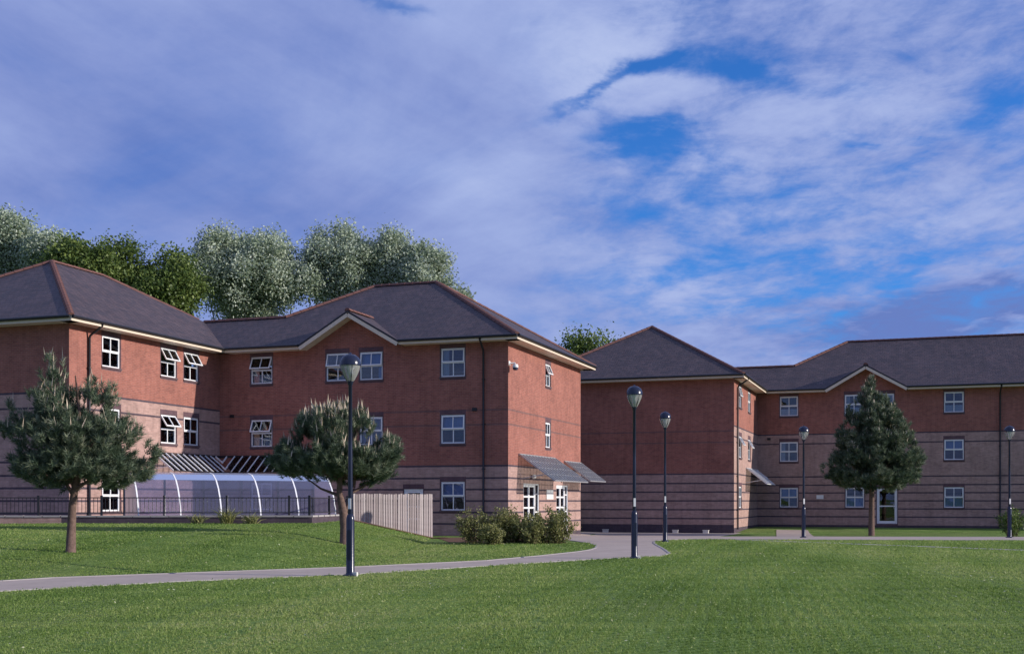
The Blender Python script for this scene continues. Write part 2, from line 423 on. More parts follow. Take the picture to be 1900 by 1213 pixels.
def ribbon(name, A, B, mat, off, zf=gz, sub=8):
    """strip between two polylines with the same count of points"""
    def res(P, n=90):
        P = np.array(P, float); d = np.r_[0, np.cumsum(np.hypot(*np.diff(P, axis=0).T))]; t = np.linspace(0, d[-1], n)
        return np.stack([np.interp(t, d, P[:, 0]), np.interp(t, d, P[:, 1])], -1)
    a, b = res(A), res(B); V, F = [], []
    for i in range(len(a)):
        for k in range(sub+1):
            p = a[i]+(b[i]-a[i])*k/sub; V.append((p[0], p[1], float(zf(p[0], p[1]))+off))
    for i in range(len(a)-1):
        for k in range(sub):
            q = i*(sub+1)+k; F.append((q, q+1, q+sub+2, q+sub+1))
    me = bpy.data.meshes.new(name); me.from_pydata(V, [], F); me.materials.append(MATS[mat])
    return struct(link(name, me))
ribbon('path', PATH_NEAR[:-1]+[(2.1, 31.5)], PATH_FAR[:-1]+[(2.5, 37.65)], 'path_asphalt', .008)
# forecourt between the two blocks and the path along the far lawn
ribbon('forecourt', [(2.1, 31.5)]+LAWN_R[:7], TIP, 'path_asphalt', .008)
ribbon('forecourt', [(6.2, 47.2), (7.2, 47.9), (9, 50), (9.5, 58), (13.5, 68.5)], [(1.4, 50.4), (.3, 52.5), (1.5, 57), (3.2, 63), (4.4, 71.5)], 'path_asphalt', .008)
ribbon('footpath', [(7.2, 47.9), (10, 47.7), (16, 47.0), (24, 46.4), (45, 44.5)], [(8.4, 53.2), (11, 53.0), (17, 52.2), (25, 51.2), (45, 49)], 'path_asphalt', .012)
ribbon('side_path', [(11.6, 52.6), (13.6, 60), (16.2, 71.5)], [(14.2, 52.2), (15.6, 60), (18.0, 71)], 'path_asphalt', .016)
ribbon('lawn_edging', [(9.0, 47.4), (12.5, 42.6), (16.0, 37.6), (22, 31)], [(9.25, 47.75), (12.7, 43.1), (16.25, 38.1), (22.3, 31.5)], 'edging', .008)
def kerb(name, P, inward, w=.07, h=.03):
    mb = MB()
    for p, q in zip(P[:-1], P[1:]):
        zz = float(gz(p[0], p[1]))
        mb.bar((p[0], p[1], zz+.006), (q[0], q[1], float(gz(q[0], q[1]))+.006), w, h)
    return struct(mb.build(name, ['edging']))
kerb('kerb', PATH_FAR[1:], 1); kerb('kerb', PATH_NEAR[1:], 1); kerb('kerb', LAWN_R, 1); kerb('kerb', TIP[:-1], 1)

# the grassy bank
bx = np.r_[np.arange(-30, -7.3, .8), np.linspace(-7.2, -6.4, 6), np.linspace(-6.2, -3.36, 10)]
V, F = [], []; NB = 26
for i, x in enumerate(bx):
    a, c = float(yf(x)), float(yc(x))
    for k in range(NB+1):
        y = a+(c-a)*k/NB; V.append((x, y, float(bankz(x, y)) if k else 0.002))
for i in range(len(bx)-1):
    for k in range(NB):
        q = i*(NB+1)+k; F.append((q, q+NB+1, q+NB+2, q+1))
    q = i*(NB+1)+NB
n0 = len(V)
for i, x in enumerate(bx): V.append((x, float(yc(x)), -.05))
for i in range(len(bx)-1): F.append((i*(NB+1)+NB, (i+1)*(NB+1)+NB, n0+i+1, n0+i))
me = bpy.data.meshes.new('grass_bank'); me.from_pydata(V, [], F); me.materials.append(MATS['lawn_grass'])
me.polygons.foreach_set('use_smooth', [True]*len(F)); struct(link('grass_bank', me))
ribbon('soil_bed', [(-6.55, 45.9), (-6.0, 46.5), (-3.3, 48.75), (-2.6, 49.4)], [(-6.5, 46.4), (-6.2, 47.12), (-3.5, 49.35), (-2.9, 50.0)], 'soil', .03, lambda x, y: bankz(x, y) if x < -3.36 else gz(x, y))
ribbon('planting_bed', [(-2.4, 44.6), (0, 43.4), (1.9, 44.0)], [(-3.2, 49.8), (-.8, 51.7), (1.2, 49.6)], 'soil', .008)
ribbon('courtyard_paving', [(-30, 41.8), (-7.3, 42.6)], [(-30, 62), (-7.3, 58)], 'path_asphalt', .008)

# ------------------------------------------------------------------ buildings
UA = R(-19.1)
U = Vector((math.cos(UA), math.sin(UA), 0)); Dv = Vector((-math.sin(UA), math.cos(UA), 0))
EZ, OV, PT = 8.90, .65, .58            # eaves height, overhang, pitch
WIN_W, WIN_H = 1.17, 1.30
ROWS = (1.15, 4.18, 7.20)

def wall_face(L, zb, zt, cream, openings, gable=None, dark_base=.0):
    """one outer wall in its own frame: x along it, outside is -y; real openings with reveals"""
    mb = MB(); MI = {'red_brick': 0, 'cream_brick': 1, 'dark_brick': 2, 'blue_brick': 3}
    courses = []
    low = [cream] if cream else []
    if cream:
        k = 2.65
        if cream > 4: courses += [6.0, 5.38, 3.2]
        else: courses += [cream]
        courses += [2.65, 2.14, 1.62, 1.10, .58]
    bands = [] if cream and cream > 4 else [5.05, 5.70]; courses += bands
    CT = .085
    def mat_at(z):
        for c in courses:
            if c-CT < z < c: return 4 if c in bands else 2
        if z < dark_base: return 2
        return 1 if (cream and z < cream) else 0
    xs = {0, L}; zs = {zb, zt, dark_base} if zb < dark_base else {zb, zt}
    for c in courses: zs |= {c, c-CT}
    if cream: zs.add(cream)
    sur = []
    for (x0, x1, z0, z1, s) in openings:
        xs |= {x0, x1}; zs |= {z0, z1}
        if s:
            r = (x0-.055, x1+.055, z0-.14, z1+.225); sur.append(r); xs |= {r[0], r[1]}; zs |= {r[2], min(r[3], zt)}
    xs = sorted(x for x in xs if -1e-6 <= x <= L+1e-6); zs = sorted(z for z in zs if zb-1e-6 <= z <= zt+1e-6)
    for i in range(len(xs)-1):
        if xs[i+1]-xs[i] < 1e-5: continue
        for j in range(len(zs)-1):
            if zs[j+1]-zs[j] < 1e-5: continue
            cx, cz = (xs[i]+xs[i+1])/2, (zs[j]+zs[j+1])/2
            if any(o[0] < cx < o[1] and o[2] < cz < o[3] for o in openings): continue
            m = 3 if any(r[0] < cx < r[1] and r[2] < cz < r[3] for r in sur) else mat_at(cz)
            q = [(xs[i], 0, zs[j]), (xs[i+1], 0, zs[j]), (xs[i+1], 0, zs[j+1]), (xs[i], 0, zs[j+1])]
            mb.face(q, m, [(p[0], p[2]) for p in q])
    for (x0, x1, z0, z1, s) in openings:
        d = .16
        for q in ([(x0,0,z0),(x0,0,z1),(x0,d,z1),(x0,d,z0)], [(x1,0,z0),(x1,d,z0),(x1,d,z1),(x1,0,z1)],
                  [(x0,0,z1),(x1,0,z1),(x1,d,z1),(x0,d,z1)], [(x0,0,z0),(x0,d,z0),(x1,d,z0),(x1,0,z0)]):
            mb.face(q, 3 if s else 1, [(p[1]+p[0], p[2]) for p in q])
    if gable:
        c, g = gable
        q = [(c-g, 0, zt), (c+g, 0, zt), (c, 0, zt+PT*g)]
        mb.face(q, 0, [(p[0], p[2]) for p in q])
    return mb
WALL_M = ['red_brick', 'cream_brick', 'dark_brick', 'blue_brick', 'band_brick']

_cache = {}
def window_meshes(w, h):
    k = (w, h)
    if k in _cache: return _cache[k]
    f = .06; hm = h*.5
    a = MB(); y0, y1 = .05, .12
    a.box(-w/2, -w/2+f, y0, y1, 0, h); a.box(w/2-f, w/2, y0, y1, 0, h)
    a.box(-w/2+f, w/2-f, y0, y1, 0, f); a.box(-w/2+f, w/2-f, y0, y1, h-f, h)
    a.box(-w/2+f, w/2-f, y0-.004, y1, hm-.035, hm+.035)
    if w > .7: a.box(-.022, .022, y0+.015, y1-.01, f, hm-.035)
    frame = a.mesh('window_frame', ['white_upvc'])
    p = MB(); x0, x1 = -w/2+f, (-.022 if w > .7 else w/2-f)
    p.box(x0, x1, .083, .089, f, hm-.035)
    paneL = p.mesh('pane', ['window_glass'])
    p = MB(); p.box(.022, w/2-f, .083, .089, f, hm-.035); paneR = p.mesh('pane', ['window_glass'])
    # top hung sash, hinge at its top edge
    s = MB(); sw, sh = w-2*f+.05, h-f-hm-.035+.05; g = .055
    s.box(-sw/2, -sw/2+g, -.03, .02, -sh, 0); s.box(sw/2-g, sw/2, -.03, .02, -sh, 0)
    s.box(-sw/2+g, sw/2-g, -.03, .02, -g, 0); s.box(-sw/2+g, sw/2-g, -.03, .02, -sh, -sh+g)
    if w > .7: s.box(-.02, .02, -.022, .012, -sh+g, -g)
    s.box(-sw/2+g, sw/2-g, -.006, 0, -sh+g, -g, 1)
    sash = s.mesh('casement', ['white_upvc', 'window_glass'])
    b = MB(); b.box(-w/2-.06, w/2+.06, -.05, .05, -.07, 0); sill = b.mesh('sill', ['blue_brick'])
    def curtain(z0, z1, x0, x1, mat, wav=.02):
        c = MB(); n = 14
        for i in range(n):
            xa, xb = x0+(x1-x0)*i/n, x0+(x1-x0)*(i+1)/n
            ya, yb = .20+wav*math.sin(i*1.9), .20+wav*math.sin((i+1)*1.9)
            c.face([(xa, ya, z0), (xb, yb, z0), (xb, yb, z1), (xa, ya, z1)])
        return c.mesh('curtain', [mat])
    e = w/2-.03
    cur = {'half': curtain(hm, h, -e, e, 'blind', .0), 'full': curtain(.03, h, -e, e, 'blind', .0), 'blue': curtain(.03, hm, -e, e, 'curtain_sky_reflection', .01),
           'sky_reflect_top': curtain(hm-.05, h, -e, e, 'curtain_sky_reflection', .01), 'pink': curtain(.03, h, -e, e, 'pink_curtain'),  # blue sheet behind the upper sash imitates the sky's reflection
           'side': curtain(.03, h, -e, -e+.3, 'blind'), 'low': curtain(.03, h*.36, -e, e, 'blind'), 'sider': curtain(.03, h, e-.26, e, 'curtain_sky_reflection')}
    _cache[k] = (frame, paneL, paneR, sash, sill, cur, h-f+.02)
    return _cache[k]

def add_window(root, O, rz, c, zb, w=WIN_W, h=WIN_H, ang=0, cur=None):
    frame, pl, pr, sash, sill, curs, zh = window_meshes(w, h)
    dx, dy = math.cos(rz), math.sin(rz)
    o = link('window', frame, root, (O[0]+dx*c, O[1]+dy*c, zb), rz)
    p = link('pane', pl, o)
    if w > .7: p = link('pane', pr, o); p.rotation_euler = (R(random.uniform(-.4, .4)), 0, 0)
    s = link('casement', sash, o, (0, .055, zh)); s.rotation_euler = (R(-ang), 0, R(random.uniform(-.3, .3)))
    link('sill', sill, o)
    for q in (cur or '').split('+'):
        if q: link('curtain', curs[q], o)
    return o

def glazed_door(root, O, rz, c, w, h, zb=0.0, side=0, rails=(.35, .62), label=None):
    """white framed door, panes between rails, optional sidelight"""
    dx, dy = math.cos(rz), math.sin(rz); f = .075
    a = MB(); a.box(-w/2, -w/2+f, .03, .12, 0, h); a.box(w/2-f, w/2, .03, .12, 0, h); a.box(-w/2+f, w/2-f, .03, .12, h-f, h); a.box(-w/2+f, w/2-f, .03, .14, -.03, .03)
    if side: a.box(w/2-f-side-f, w/2-f-side, .03, .12, .03, h-f)
    door = a.build('door', ['white_upvc'], root, (O[0]+dx*c, O[1]+dy*c, zb), rz)
    if label: door['label'] = label
    x1 = w/2-f-(side+f if side else 0); x0 = -w/2+f
    spans = [(x0, (x0+x1)/2-.005), ((x0+x1)/2+.005, x1)] if (x1-x0) > 1.3 else [(x0, x1)]
    for (p, q) in spans:
        l = MB(); g = .085; z0, z1 = .04, h-f-.01
        l.box(p+.008, p+g, .045, .10, z0, z1); l.box(q-g, q-.008, .045, .10, z0, z1); l.box(p+g, q-g, .045, .10, z0, z0+.14); l.box(p+g, q-g, .045, .10, z1-g, z1)
        for r in rails: l.box(p+g, q-g, .045, .10, h*r-.04, h*r+.04)
        lf = l.build('door_leaf', ['white_upvc'], door)
        zz = [z0+.14]+[h*r for r in rails]+[z1-g]
        for u, v in zip(zz[:-1], zz[1:]):
            pm = MB(); pm.box(p+g, q-g, .068, .075, u+(.04 if u > .2 else 0), v-(.04 if v < z1-g-.01 else 0)); pm.build('pane', ['window_glass'], door)
    h_ = MB(); h_.tube([(x1-.14, .03, 1.0), (x1-.14, -.02, 1.0), (x1-.14, -.02, 1.3), (x1-.14, .03, 1.3)], .014, 6); h_.build('handle', ['grey_steel'], door)
    if side:
        s = MB(); s.box(w/2-f-side, w/2-f, .045, .10, h*.42, h*.42+.06); s.box(w/2-f-side, w/2-f, .045, .1, h*.78, h*.78+.06); s.build('side_rail', ['white_upvc'], door)
        pm = MB(); pm.box(w/2-f-side, w/2-f, .068, .075, .03, h-f); pm.build('side_pane', ['window_glass'], door)
    return door

def add_canopy(root, O, rz, x0, x1, pr, zt, zl, n, cut0=0, cut1=0, bar=.035, mat='silver_steel', hat=True, label=None, glass='canopy_glass'):
    """lean-to glass canopy on a wall; cut0/cut1 mitre its ends"""
    fm = 'dark_steel' if glass == 'clear_glass' else mat
    rd = MB(); rd.box(x0, x1, -.06, 0.0, zt-.05, zt+.05, 0); rd.bar((x0+cut0, -pr, zl), (x1-cut1, -pr, zl), .04, .05)
    c = rd.build('canopy', [fm], root, (O[0], O[1], 0), rz)
    if label: c['label'] = label
    def at(x, t): return (x, -.06-(pr-.06)*t, zt+(zl-zt)*t)
    for i in range(n+1):
        x = x0+(x1-x0)*i/n; t = 1.0
        if cut0 and x-x0 < cut0: t = (x-x0)/cut0
        if cut1 and x1-x < cut1: t = (x1-x)/cut1
        if t < .15: continue
        b = MB(); p, q = at(x, 0), at(x, t); b.bar(p, q, bar, .07); b.build('glazing_bar', [mat], c)
    for i in range(n):
        xa, xb = x0+(x1-x0)*i/n+bar/2, x0+(x1-x0)*(i+1)/n-bar/2
        if (cut0 and xa-x0 < cut0*.5) or (cut1 and x1-xb < cut1*.5): continue
        g = MB(); T = Vector((0, 0, .008))
        q = [Vector(at(xa, 0)), Vector(at(xb, 0)), Vector(at(xb, 1 if not (cut1 and x1-xb < cut1) else .6)), Vector(at(xa, 1 if not (cut0 and xa-x0 < cut0) else .6))]
        g.face(q); g.face([v+T for v in reversed(q)])
        for k in range(4): g.face([q[k], q[k]+T, q[(k+1)%4]+T, q[(k+1)%4]])
        g.build('glass_panel', [glass], c)
    if hat:
        for k in range(1, 4):
            t = k/4; b = MB(); b.bar(at(x0, t), at(x1, t), .016, .02); b.build('purlin', [mat], c)
    for x in (x0+.1, x1-.1):
        if (cut0 and x < x0+1) or (cut1 and x > x1-1): continue
        b = MB(); b.bar((x, -.02, zl+.1), at(x, .75), .04, .04); b.build('bracket', [mat], c)
    return c

def building(name, label, origin, length, wing_w, creamM, creamW, win_front, win_side, win_wing, gc, gh=2.5, group=None, right_hip=True, base=0, extra=None):
    root = thing(name, label, 'apartment building', origin, UA, group)
    L = length; DW = 10.7; DEP = 11.87; zt = 8.72; zb = -.6
    wl = -L-wing_w
    def ops(ws): return [(c-w/2, c+w/2, z, z+h, s) for (c, z, w, h, s) in ws]
    def std(ws): return [(c, ROWS[r] if r is not None else z, w, h, True) for (c, r, z, w, h, ang, cur) in ws]
    doorsF = extra.get('door_front', []); doorsS = extra.get('door_side', [])
    # walls
    def put(O, rz, Ln, cream, openings, gable=None, nm='wall'):
        return wall_face(Ln, zb, zt, cream, openings, gable, base).build(nm, WALL_M, root, (O[0], O[1], 0), rz)
    OF, OS, OW, OWF = (-L, 0), (0, 0), (-L, -DW), (wl, -DW)
    put(OF, 0, L, creamM, ops(std(win_front)+doorsF), (gc, gh-.05))
    put(OS, R(90), DEP, creamM, ops(std(win_side)+doorsS))
    put(OW, R(90), DW, creamW, ops(std(win_wing)))
    put(OWF, 0, wing_w, creamW, [])
    hw = (wing_w+2*OV)/2                                           # wing half span with overhang
    ws0, ws1 = -DW-OV, -DW-OV+2*hw+3.6                             # wing eaves front / back
    wr = -L+OV                                                     # wing right eave
    wa = wr-hw                                                     # wing ridge a
    wz = EZ+PT*hw
    put((wl, ws1-OV), R(270), ws1-OV+DW, creamW, [])
    put((-L, ws1-OV), R(180), wing_w, creamW, [])
    hm = DEP/2+OV; mz = EZ+PT*hm; mr1 = DEP/2
    ma0 = -L+5.47; ml = ma0-hm                                     # ridge left end, left eave
    put((0, DEP), R(180), -(ml+OV), creamM, []); put((ml+OV, DEP), R(270), DEP-5.2, creamM, []); put((ml+OV, 5.2), R(180), 3.5, creamM, [])
    for (c, r, z, w, h, ang, cur) in win_front: add_window(root, OF, 0, c, ROWS[r] if r is not None else z, w, h, ang, cur)
    for (c, r, z, w, h, ang, cur) in win_side: add_window(root, OS, R(90), c, ROWS[r] if r is not None else z, w, h, ang, cur)
    for (c, r, z, w, h, ang, cur) in win_wing: add_window(root, OW, R(90), c, ROWS[r] if r is not None else z, w, h, ang, cur)
    # roofs
    kz = EZ+PT*3.25; k = (mz-kz)/PT                                # low link ridge at s = 2.6
    gcx = -L+gc
    def roof(planes, nm):
        mb = MB()
        for pts, d in planes:
            d = Vector(d); nrm = (Vector(pts[1])-Vector(pts[0])).cross(Vector(pts[2])-Vector(pts[0])).normalized(); up = nrm.cross(d).normalized()
            if up.z < 0: up = -up
            mb.face(pts, 0, [(Vector(p).dot(d), Vector(p).dot(up)) for p in pts])
        return mb.build(nm, ['roof_tile'], root)
    E = EZ; ar = OV
    hipR = (ar-hm, mr1)
    dz = E+PT*gh; ds = -OV+gh
    P_front = [(ar,-OV,E), (hipR[0], mr1, mz), (ma0, mr1, mz), (ma0-k, mr1-k, kz), (wr-3.25, 2.6, kz), (wr, -OV, E), (gcx-gh, -OV, E), (gcx, ds, dz), (gcx+gh, -OV, E)]
    main = roof([(P_front, (1,0,0)),
                 ([(ar,-OV,E), (ar, DEP+OV, E), (hipR[0], mr1, mz)], (0,1,0)),
                 ([(ar, DEP+OV, E), (ml, DEP+OV, E), (ma0, mr1, mz), (hipR[0], mr1, mz)], (1,0,0)),
                 ([(ma0-k, mr1-k, kz), (ma0, mr1, mz), (ml, DEP+OV, E), (ml, 5.85, E)], (0,1,0)),
                 ([(ma0-k, 2.6, kz), (ml, 5.85, E), (wr-6.5, 5.85, E), (wr-3.25, 2.6, kz)], (1,0,0))], 'roof')
    wA1, wA2 = ws0+hw, ws1-hw
    wing = roof([([(wr, ws0, E), (wa, wA1, wz), (wa, wA2, wz), (wr-3.25, 2.6, kz), (wr, -OV, E)], (0,1,0)),
                 ([(wr-2*hw, ws0, E), (wr, ws0, E), (wa, wA1, wz)], (1,0,0)),
                 ([(wr-2*hw, ws0, E), (wa, wA1, wz), (wa, wA2, wz), (wr-2*hw, ws1, E)], (0,1,0)),
                 ([(wa, wA2, wz), (wr, ws1, E), (wr-2*hw, ws1, E)], (1,0,0))], 'roof')
    # ridge and hip tiles
    def ridge(par, p, q, seg=.42):
        p, q = Vector(p), Vector(q); n = max(1, int((q-p).length/seg)); mb = MB()
        d = (q-p)/n; side = d.cross(Vector((0,0,1))).normalized(); up = side.cross(d).normalized()
        for i in range(n):
            a, b = p+d*i, p+d*(i+1.04)
            prof = [(-.15, -.03), (-.09, .07), (0, .10), (.09, .07), (.15, -.03)]
            ra = [a+side*x+up*(y+.0) for x, y in prof]; rb = [b+side*x*.92+up*(y*.92-.006) for x, y in prof]
            for j in range(4): mb.face([ra[j], ra[j+1], rb[j+1], rb[j]])
            mb.face(list(reversed(ra)))
        return stuff(mb.build('ridge_tiles', ['ridge_tile'], par))
    for a, b in (((ar,-OV,E), (*hipR, mz)), ((ar, DEP+OV, E), (*hipR, mz)), ((*hipR, mz), (ma0, mr1, mz)), ((ma0-k, mr1-k, kz), (ma0, mr1, mz)), ((wr-3.25, 2.6, kz), (ma0-k, 2.6, kz))):
        ridge(main, a, b)
    for a, b in (((wr, ws0, E), (wa, wA1, wz)), ((wr-2*hw, ws0, E), (wa, wA1, wz)), ((wa, wA1, wz), (wa, wA2, wz)), ((wr-3.25-.3, 2.5, kz+.1), (wa, wA2, wz))):
        ridge(wing, a, b)
    # gable roof over the front wall
    T = .10; s0 = -OV-.06
    for sg in (-1, 1):
        mb = MB()
        top = [(gcx+sg*(gh+.05), s0, E-.02), (gcx, s0, dz+.012), (gcx, ds+.02, dz+.012), (gcx+sg*gh, -OV+.02, E+.012)]
        mb.face(top, 0, [(p[1], (abs(p[0]-gcx))*1.156) for p in top])
        bot = [(p[0], p[1], p[2]-T) for p in top]
        mb.face(bot, 1); mb.face([top[0], top[1], bot[1], bot[0]], 2)
        mb.build('gable_roof', ['roof_tile', 'cream_paint', 'black_plastic'], root)
        b = MB(); b.bar((gcx+sg*(gh+.02), s0+.02, E-.20), (gcx, s0+.02, dz-.19), .03, .17, up=(0, 0, 1)); b.build('bargeboard', ['cream_paint'], root)
        b = MB(); q = [(gcx+sg*gh, s0+.03, E-.22), (gcx, s0+.03, dz-.21), (gcx, 0, dz-.21), (gcx+sg*gh, 0, E-.22)]; b.face(q); b.build('gable_soffit', ['cream_paint'], root)
    g = ridge(root, (gcx, s0, dz+.03), (gcx, ds, dz+.03))
    # eaves: soffit, fascia, gutter
    def eave(p, q, n):
        p, q, n = Vector((*p, 0)), Vector((*q, 0)), Vector((*n, 0))
        mid = lambda v, off, z: Vector((v.x, v.y, 0))+n*off+Vector((0, 0, z))
        f = MB(); f.bar(mid(p, .0, EZ-.12), mid(q, .0, EZ-.12), .03, .19); f.build('fascia', ['cream_paint'], root)
        s = MB(); q4 = [mid(p, -.02, EZ-.205), mid(q, -.02, EZ-.205), mid(q, -OV+.01, EZ-.205), mid(p, -OV+.01, EZ-.205)]; s.face(q4); s.build('soffit', ['cream_paint'], root)
        gm = MB(); gm.tube([mid(p, .075, EZ-.045), mid(q, .075, EZ-.045)], .066, 8); gm.build('gutter', ['black_plastic'], root)
    e = OV
    eave((wr, -e), (gcx-gh-.06, -e), (0,-1)); eave((gcx+gh+.06, -e), (e, -e), (0,-1))
    eave((e, -e), (e, DEP+e), (1,0)); eave((wr, ws0), (wr, -e), (1,0)); eave((wr-2*hw, ws0), (wr, ws0), (0,-1))
    eave((e, DEP+e), (ml, DEP+e), (0,1)); eave((wr-2*hw, ws1), (wr-2*hw, ws0), (-1,0))
    # downpipes
    def pipe(O, rz, c):
        m = MB(); m.tube([(0,-.085,-.1), (0,-.085,8.25), (0,-.13,8.35), (.05,-OV-.02,8.72), (.05,-OV-.06,8.86)], .05, 8)
        for z in (1, 3, 5, 7): m.box(-.075, .075, -.12, 0, z, z+.04)
        m.build('downpipe', ['black_plastic'], root, (O[0]+math.cos(rz)*c, O[1]+math.sin(rz)*c, 0), rz, True)
    for c in extra.get('pipe_front', []): pipe(OF, 0, c)
    for c in extra.get('pipe_wing', []): pipe(OW, R(90), c)
    # small vents
    for (w_, c, z) in extra.get('vents', []):
        O, rz = {'F': (OF, 0), 'S': (OS, R(90)), 'W': (OW, R(90)), 'WF': (OWF, 0)}[w_]
        m = MB(); m.box(-.11, .11, -.05, 0, 0, .15)
        for i in range(3): m.box(-.09, .09, -.065, -.05, .02+i*.045, .045+i*.045)
        m.build('wall_vent', ['black_plastic'], root, (O[0]+math.cos(rz)*c, O[1]+math.sin(rz)*c, z), rz)
    return root, OF, OS, OW, OWF

# near block ------------------------------------------------------------
W_, H_ = WIN_W, WIN_H
NL = 14.9
def fr(a): return NL+a
near_front = [(fr(-12.57), 2, 0, W_, H_, 24, 'low+side'), (fr(-8.5), 2, 0, W_, H_, 16, None), (fr(-6.75), 2, 0, W_, H_, 7, 'sky_reflect_top+sider'), (fr(-2.66), 2, 0, W_, H_, 3, 'side'),
              (fr(-12.57), 1, 0, W_, H_, 22, 'low'), (fr(-8.5), 1, 0, W_, H_, 0, None), (fr(-6.75), 1, 0, W_, H_, 0, 'pink'), (fr(-2.66), 1, 0, W_, H_, 4, 'sky_reflect_top'),
              (fr(-2.66), 0, 0, W_, H_, 0, 'sky_reflect_top'), (fr(-12.57), 0, 0, W_, H_, 0, 'half')]
near_side = [(5.98, None, 7.22, .85, 1.1, 22, None), (5.98, None, 4.2, .85, 1.25, 0, None)]
qw = lambda q: 10.7-q
near_wing = [(qw(8.1), 2, 0, W_, H_, 0, 'side'), (qw(4.1), 2, 0, W_, H_, 30, None), (qw(2.35), 2, 0, W_, H_, 30, 'sider'),
             (qw(8.1), 1, 0, W_, H_, 0, None), (qw(4.1), 1, 0, W_, H_, 34, None), (qw(2.35), 1, 0, W_, H_, 0, None), (qw(8.1), 0, 0, W_, H_, 0, 'low')]
C0 = (-.17, 52.0, 0)
near, OF, OS, OW, OWF = building('apartment_block', 'nearer three-storey red and cream brick block wrapped round the bike shelter', C0, NL, 11.8,
    3.2, 6.0, near_front, near_side, near_wing, fr(-7.62), extra=dict(
        door_front=[(fr(-4.6), .02, .95, 2.1, True)], door_side=[(3.35, .02, 2.4, 2.38, False), (8.42, .02, 2.1, 2.36, False)],
        pipe_front=[fr(-1.15)], pipe_wing=[qw(9.58)], vents=[('F', fr(-1.6), 5.62), ('F', fr(-14.2), 5.6), ('F', fr(-10.2), 3.5)]))
glazed_door(near, OF, 0, fr(-4.6), .95, 2.1, .02)
glazed_door(near, OS, R(90), 3.35, 2.4, 2.38, .02, side=.45, rails=(.28, .52, .74), label='white entrance door with side panel, nearer the corner')
glazed_door(near, OS, R(90), 8.42, 2.1, 2.36, .02, side=.4, rails=(.28, .52, .74), label='white entrance door nearer the far end of the wall')
add_canopy(near, OS, R(90), 1.42, 7.0, 1.75, 3.70, 2.50, 12, bar=.035, mat='grey_steel', label='grey glass canopy over the nearer entrance door')
add_canopy(near, OS, R(90), 8.7, 11.85, 1.40, 3.60, 2.60, 7, bar=.035, mat='grey_steel', label='grey glass canopy over the far entrance door')
add_canopy(near, OW, R(90), qw(5.3), 10.7, 1.1, 3.72, 2.92, 12, cut1=1.1, bar=.042, mat='white_upvc', hat=False, glass='clear_glass')
add_canopy(near, OF, 0, 0, 4.9, 1.1, 3.72, 2.92, 11, cut0=1.1, bar=.042, mat='white_upvc', hat=False, glass='clear_glass')
def wall_board(root, O, rz, c, z, w, h, lines, nm='notice_board'):
    m = MB(); m.box(-w/2, w/2, -.035, 0, 0, h)
    b = m.build(nm, ['sign_white'], root, (O[0]+math.cos(rz)*c, O[1]+math.sin(rz)*c, z), rz)
    return b
wall_board(near, OS, R(90), 6.2, 1.66, 1.1, .46, 2)
def bulkhead(root, O, rz, c, z):
    m = MB(); m.box(-.05, .05, -.06, 0, -.06, .06, 1); m.lathe([(.03, -.10), (.10, -.07), (.12, 0), (.10, .07), (.03, .10)], 12, 0, (0, -.13, 0))
    m.build('wall_light', ['sign_white', 'black_plastic'], root, (O[0]+math.cos(rz)*c, O[1]+math.sin(rz)*c, z), rz, True)
bulkhead(near, OS, R(90), 3.3, 2.72); bulkhead(near, OS, R(90), 8.3, 2.66)
m = MB(); m.tube([(.0, 0, 0), (.0, -.28, 0), (0, -.30, -.06)], .03, 8, 0); m.box(-.09, .09, -.03, 0, -.1, .1, 0)
m.lathe([(.03, -.04), (.11, -.06), (.13, -.14), (.13, -.2)], 14, 0, (0, -.30, 0)); m.lathe([(.125, -.2), (.12, -.26), (.09, -.31), (.0, -.33)], 14, 1, (0, -.30, 0))
cc = m.build('security_camera', ['sign_white', 'ink'], near, (0, .12, 7.72), R(90), True)

# far block ------------------------------------------------------------
FL = 32.0
K = Vector((12.94, 68.0, 0)); C1 = K+U*FL+Dv*10.7
far_front = [(2.05, 2, 0, W_, H_, 0, 'low'), (6.2, 2, 0, W_, H_, 0, 'side+low'), (8.1, 2, 0, W_, H_, 0, 'half'), (12.3, 2, 0, W_, H_, 0, 'low'),
             (2.05, 1, 0, W_, H_, 0, 'side'), (6.2, 1, 0, W_, H_, 0, None), (8.1, 1, 0, W_, H_, 0, None), (12.3, 1, 0, W_, H_, 0, 'sky_reflect_top'),
             (2.05, 0, 0, W_, H_, 0, 'sky_reflect_top'), (6.25, 0, 0, W_, H_, 0, 'blue'), (12.3, 0, 0, W_, H_, 0, 'blue')]
far_wing = [(2.6, 2, 0, W_, H_, 12, None), (6.6, 2, 0, W_, H_, 0, None), (2.6, 1, 0, W_, H_, 30, None), (6.6, 1, 0, W_, H_, 30, None), (2.6, 0, 0, W_, H_, 0, None)]
farb, QF, QS, QW, QWF = building('apartment_block', 'farther three-storey red and cream brick block behind the tall conical pine', C1, FL, 12.4,
    6.0, 6.0, far_front, [], far_wing, 6.95, extra=dict(door_front=[(8.25, .1, 1.25, 2.28, True)], pipe_front=[15.0], pipe_wing=[.95],
    vents=[('F', .75, 5.62)]))
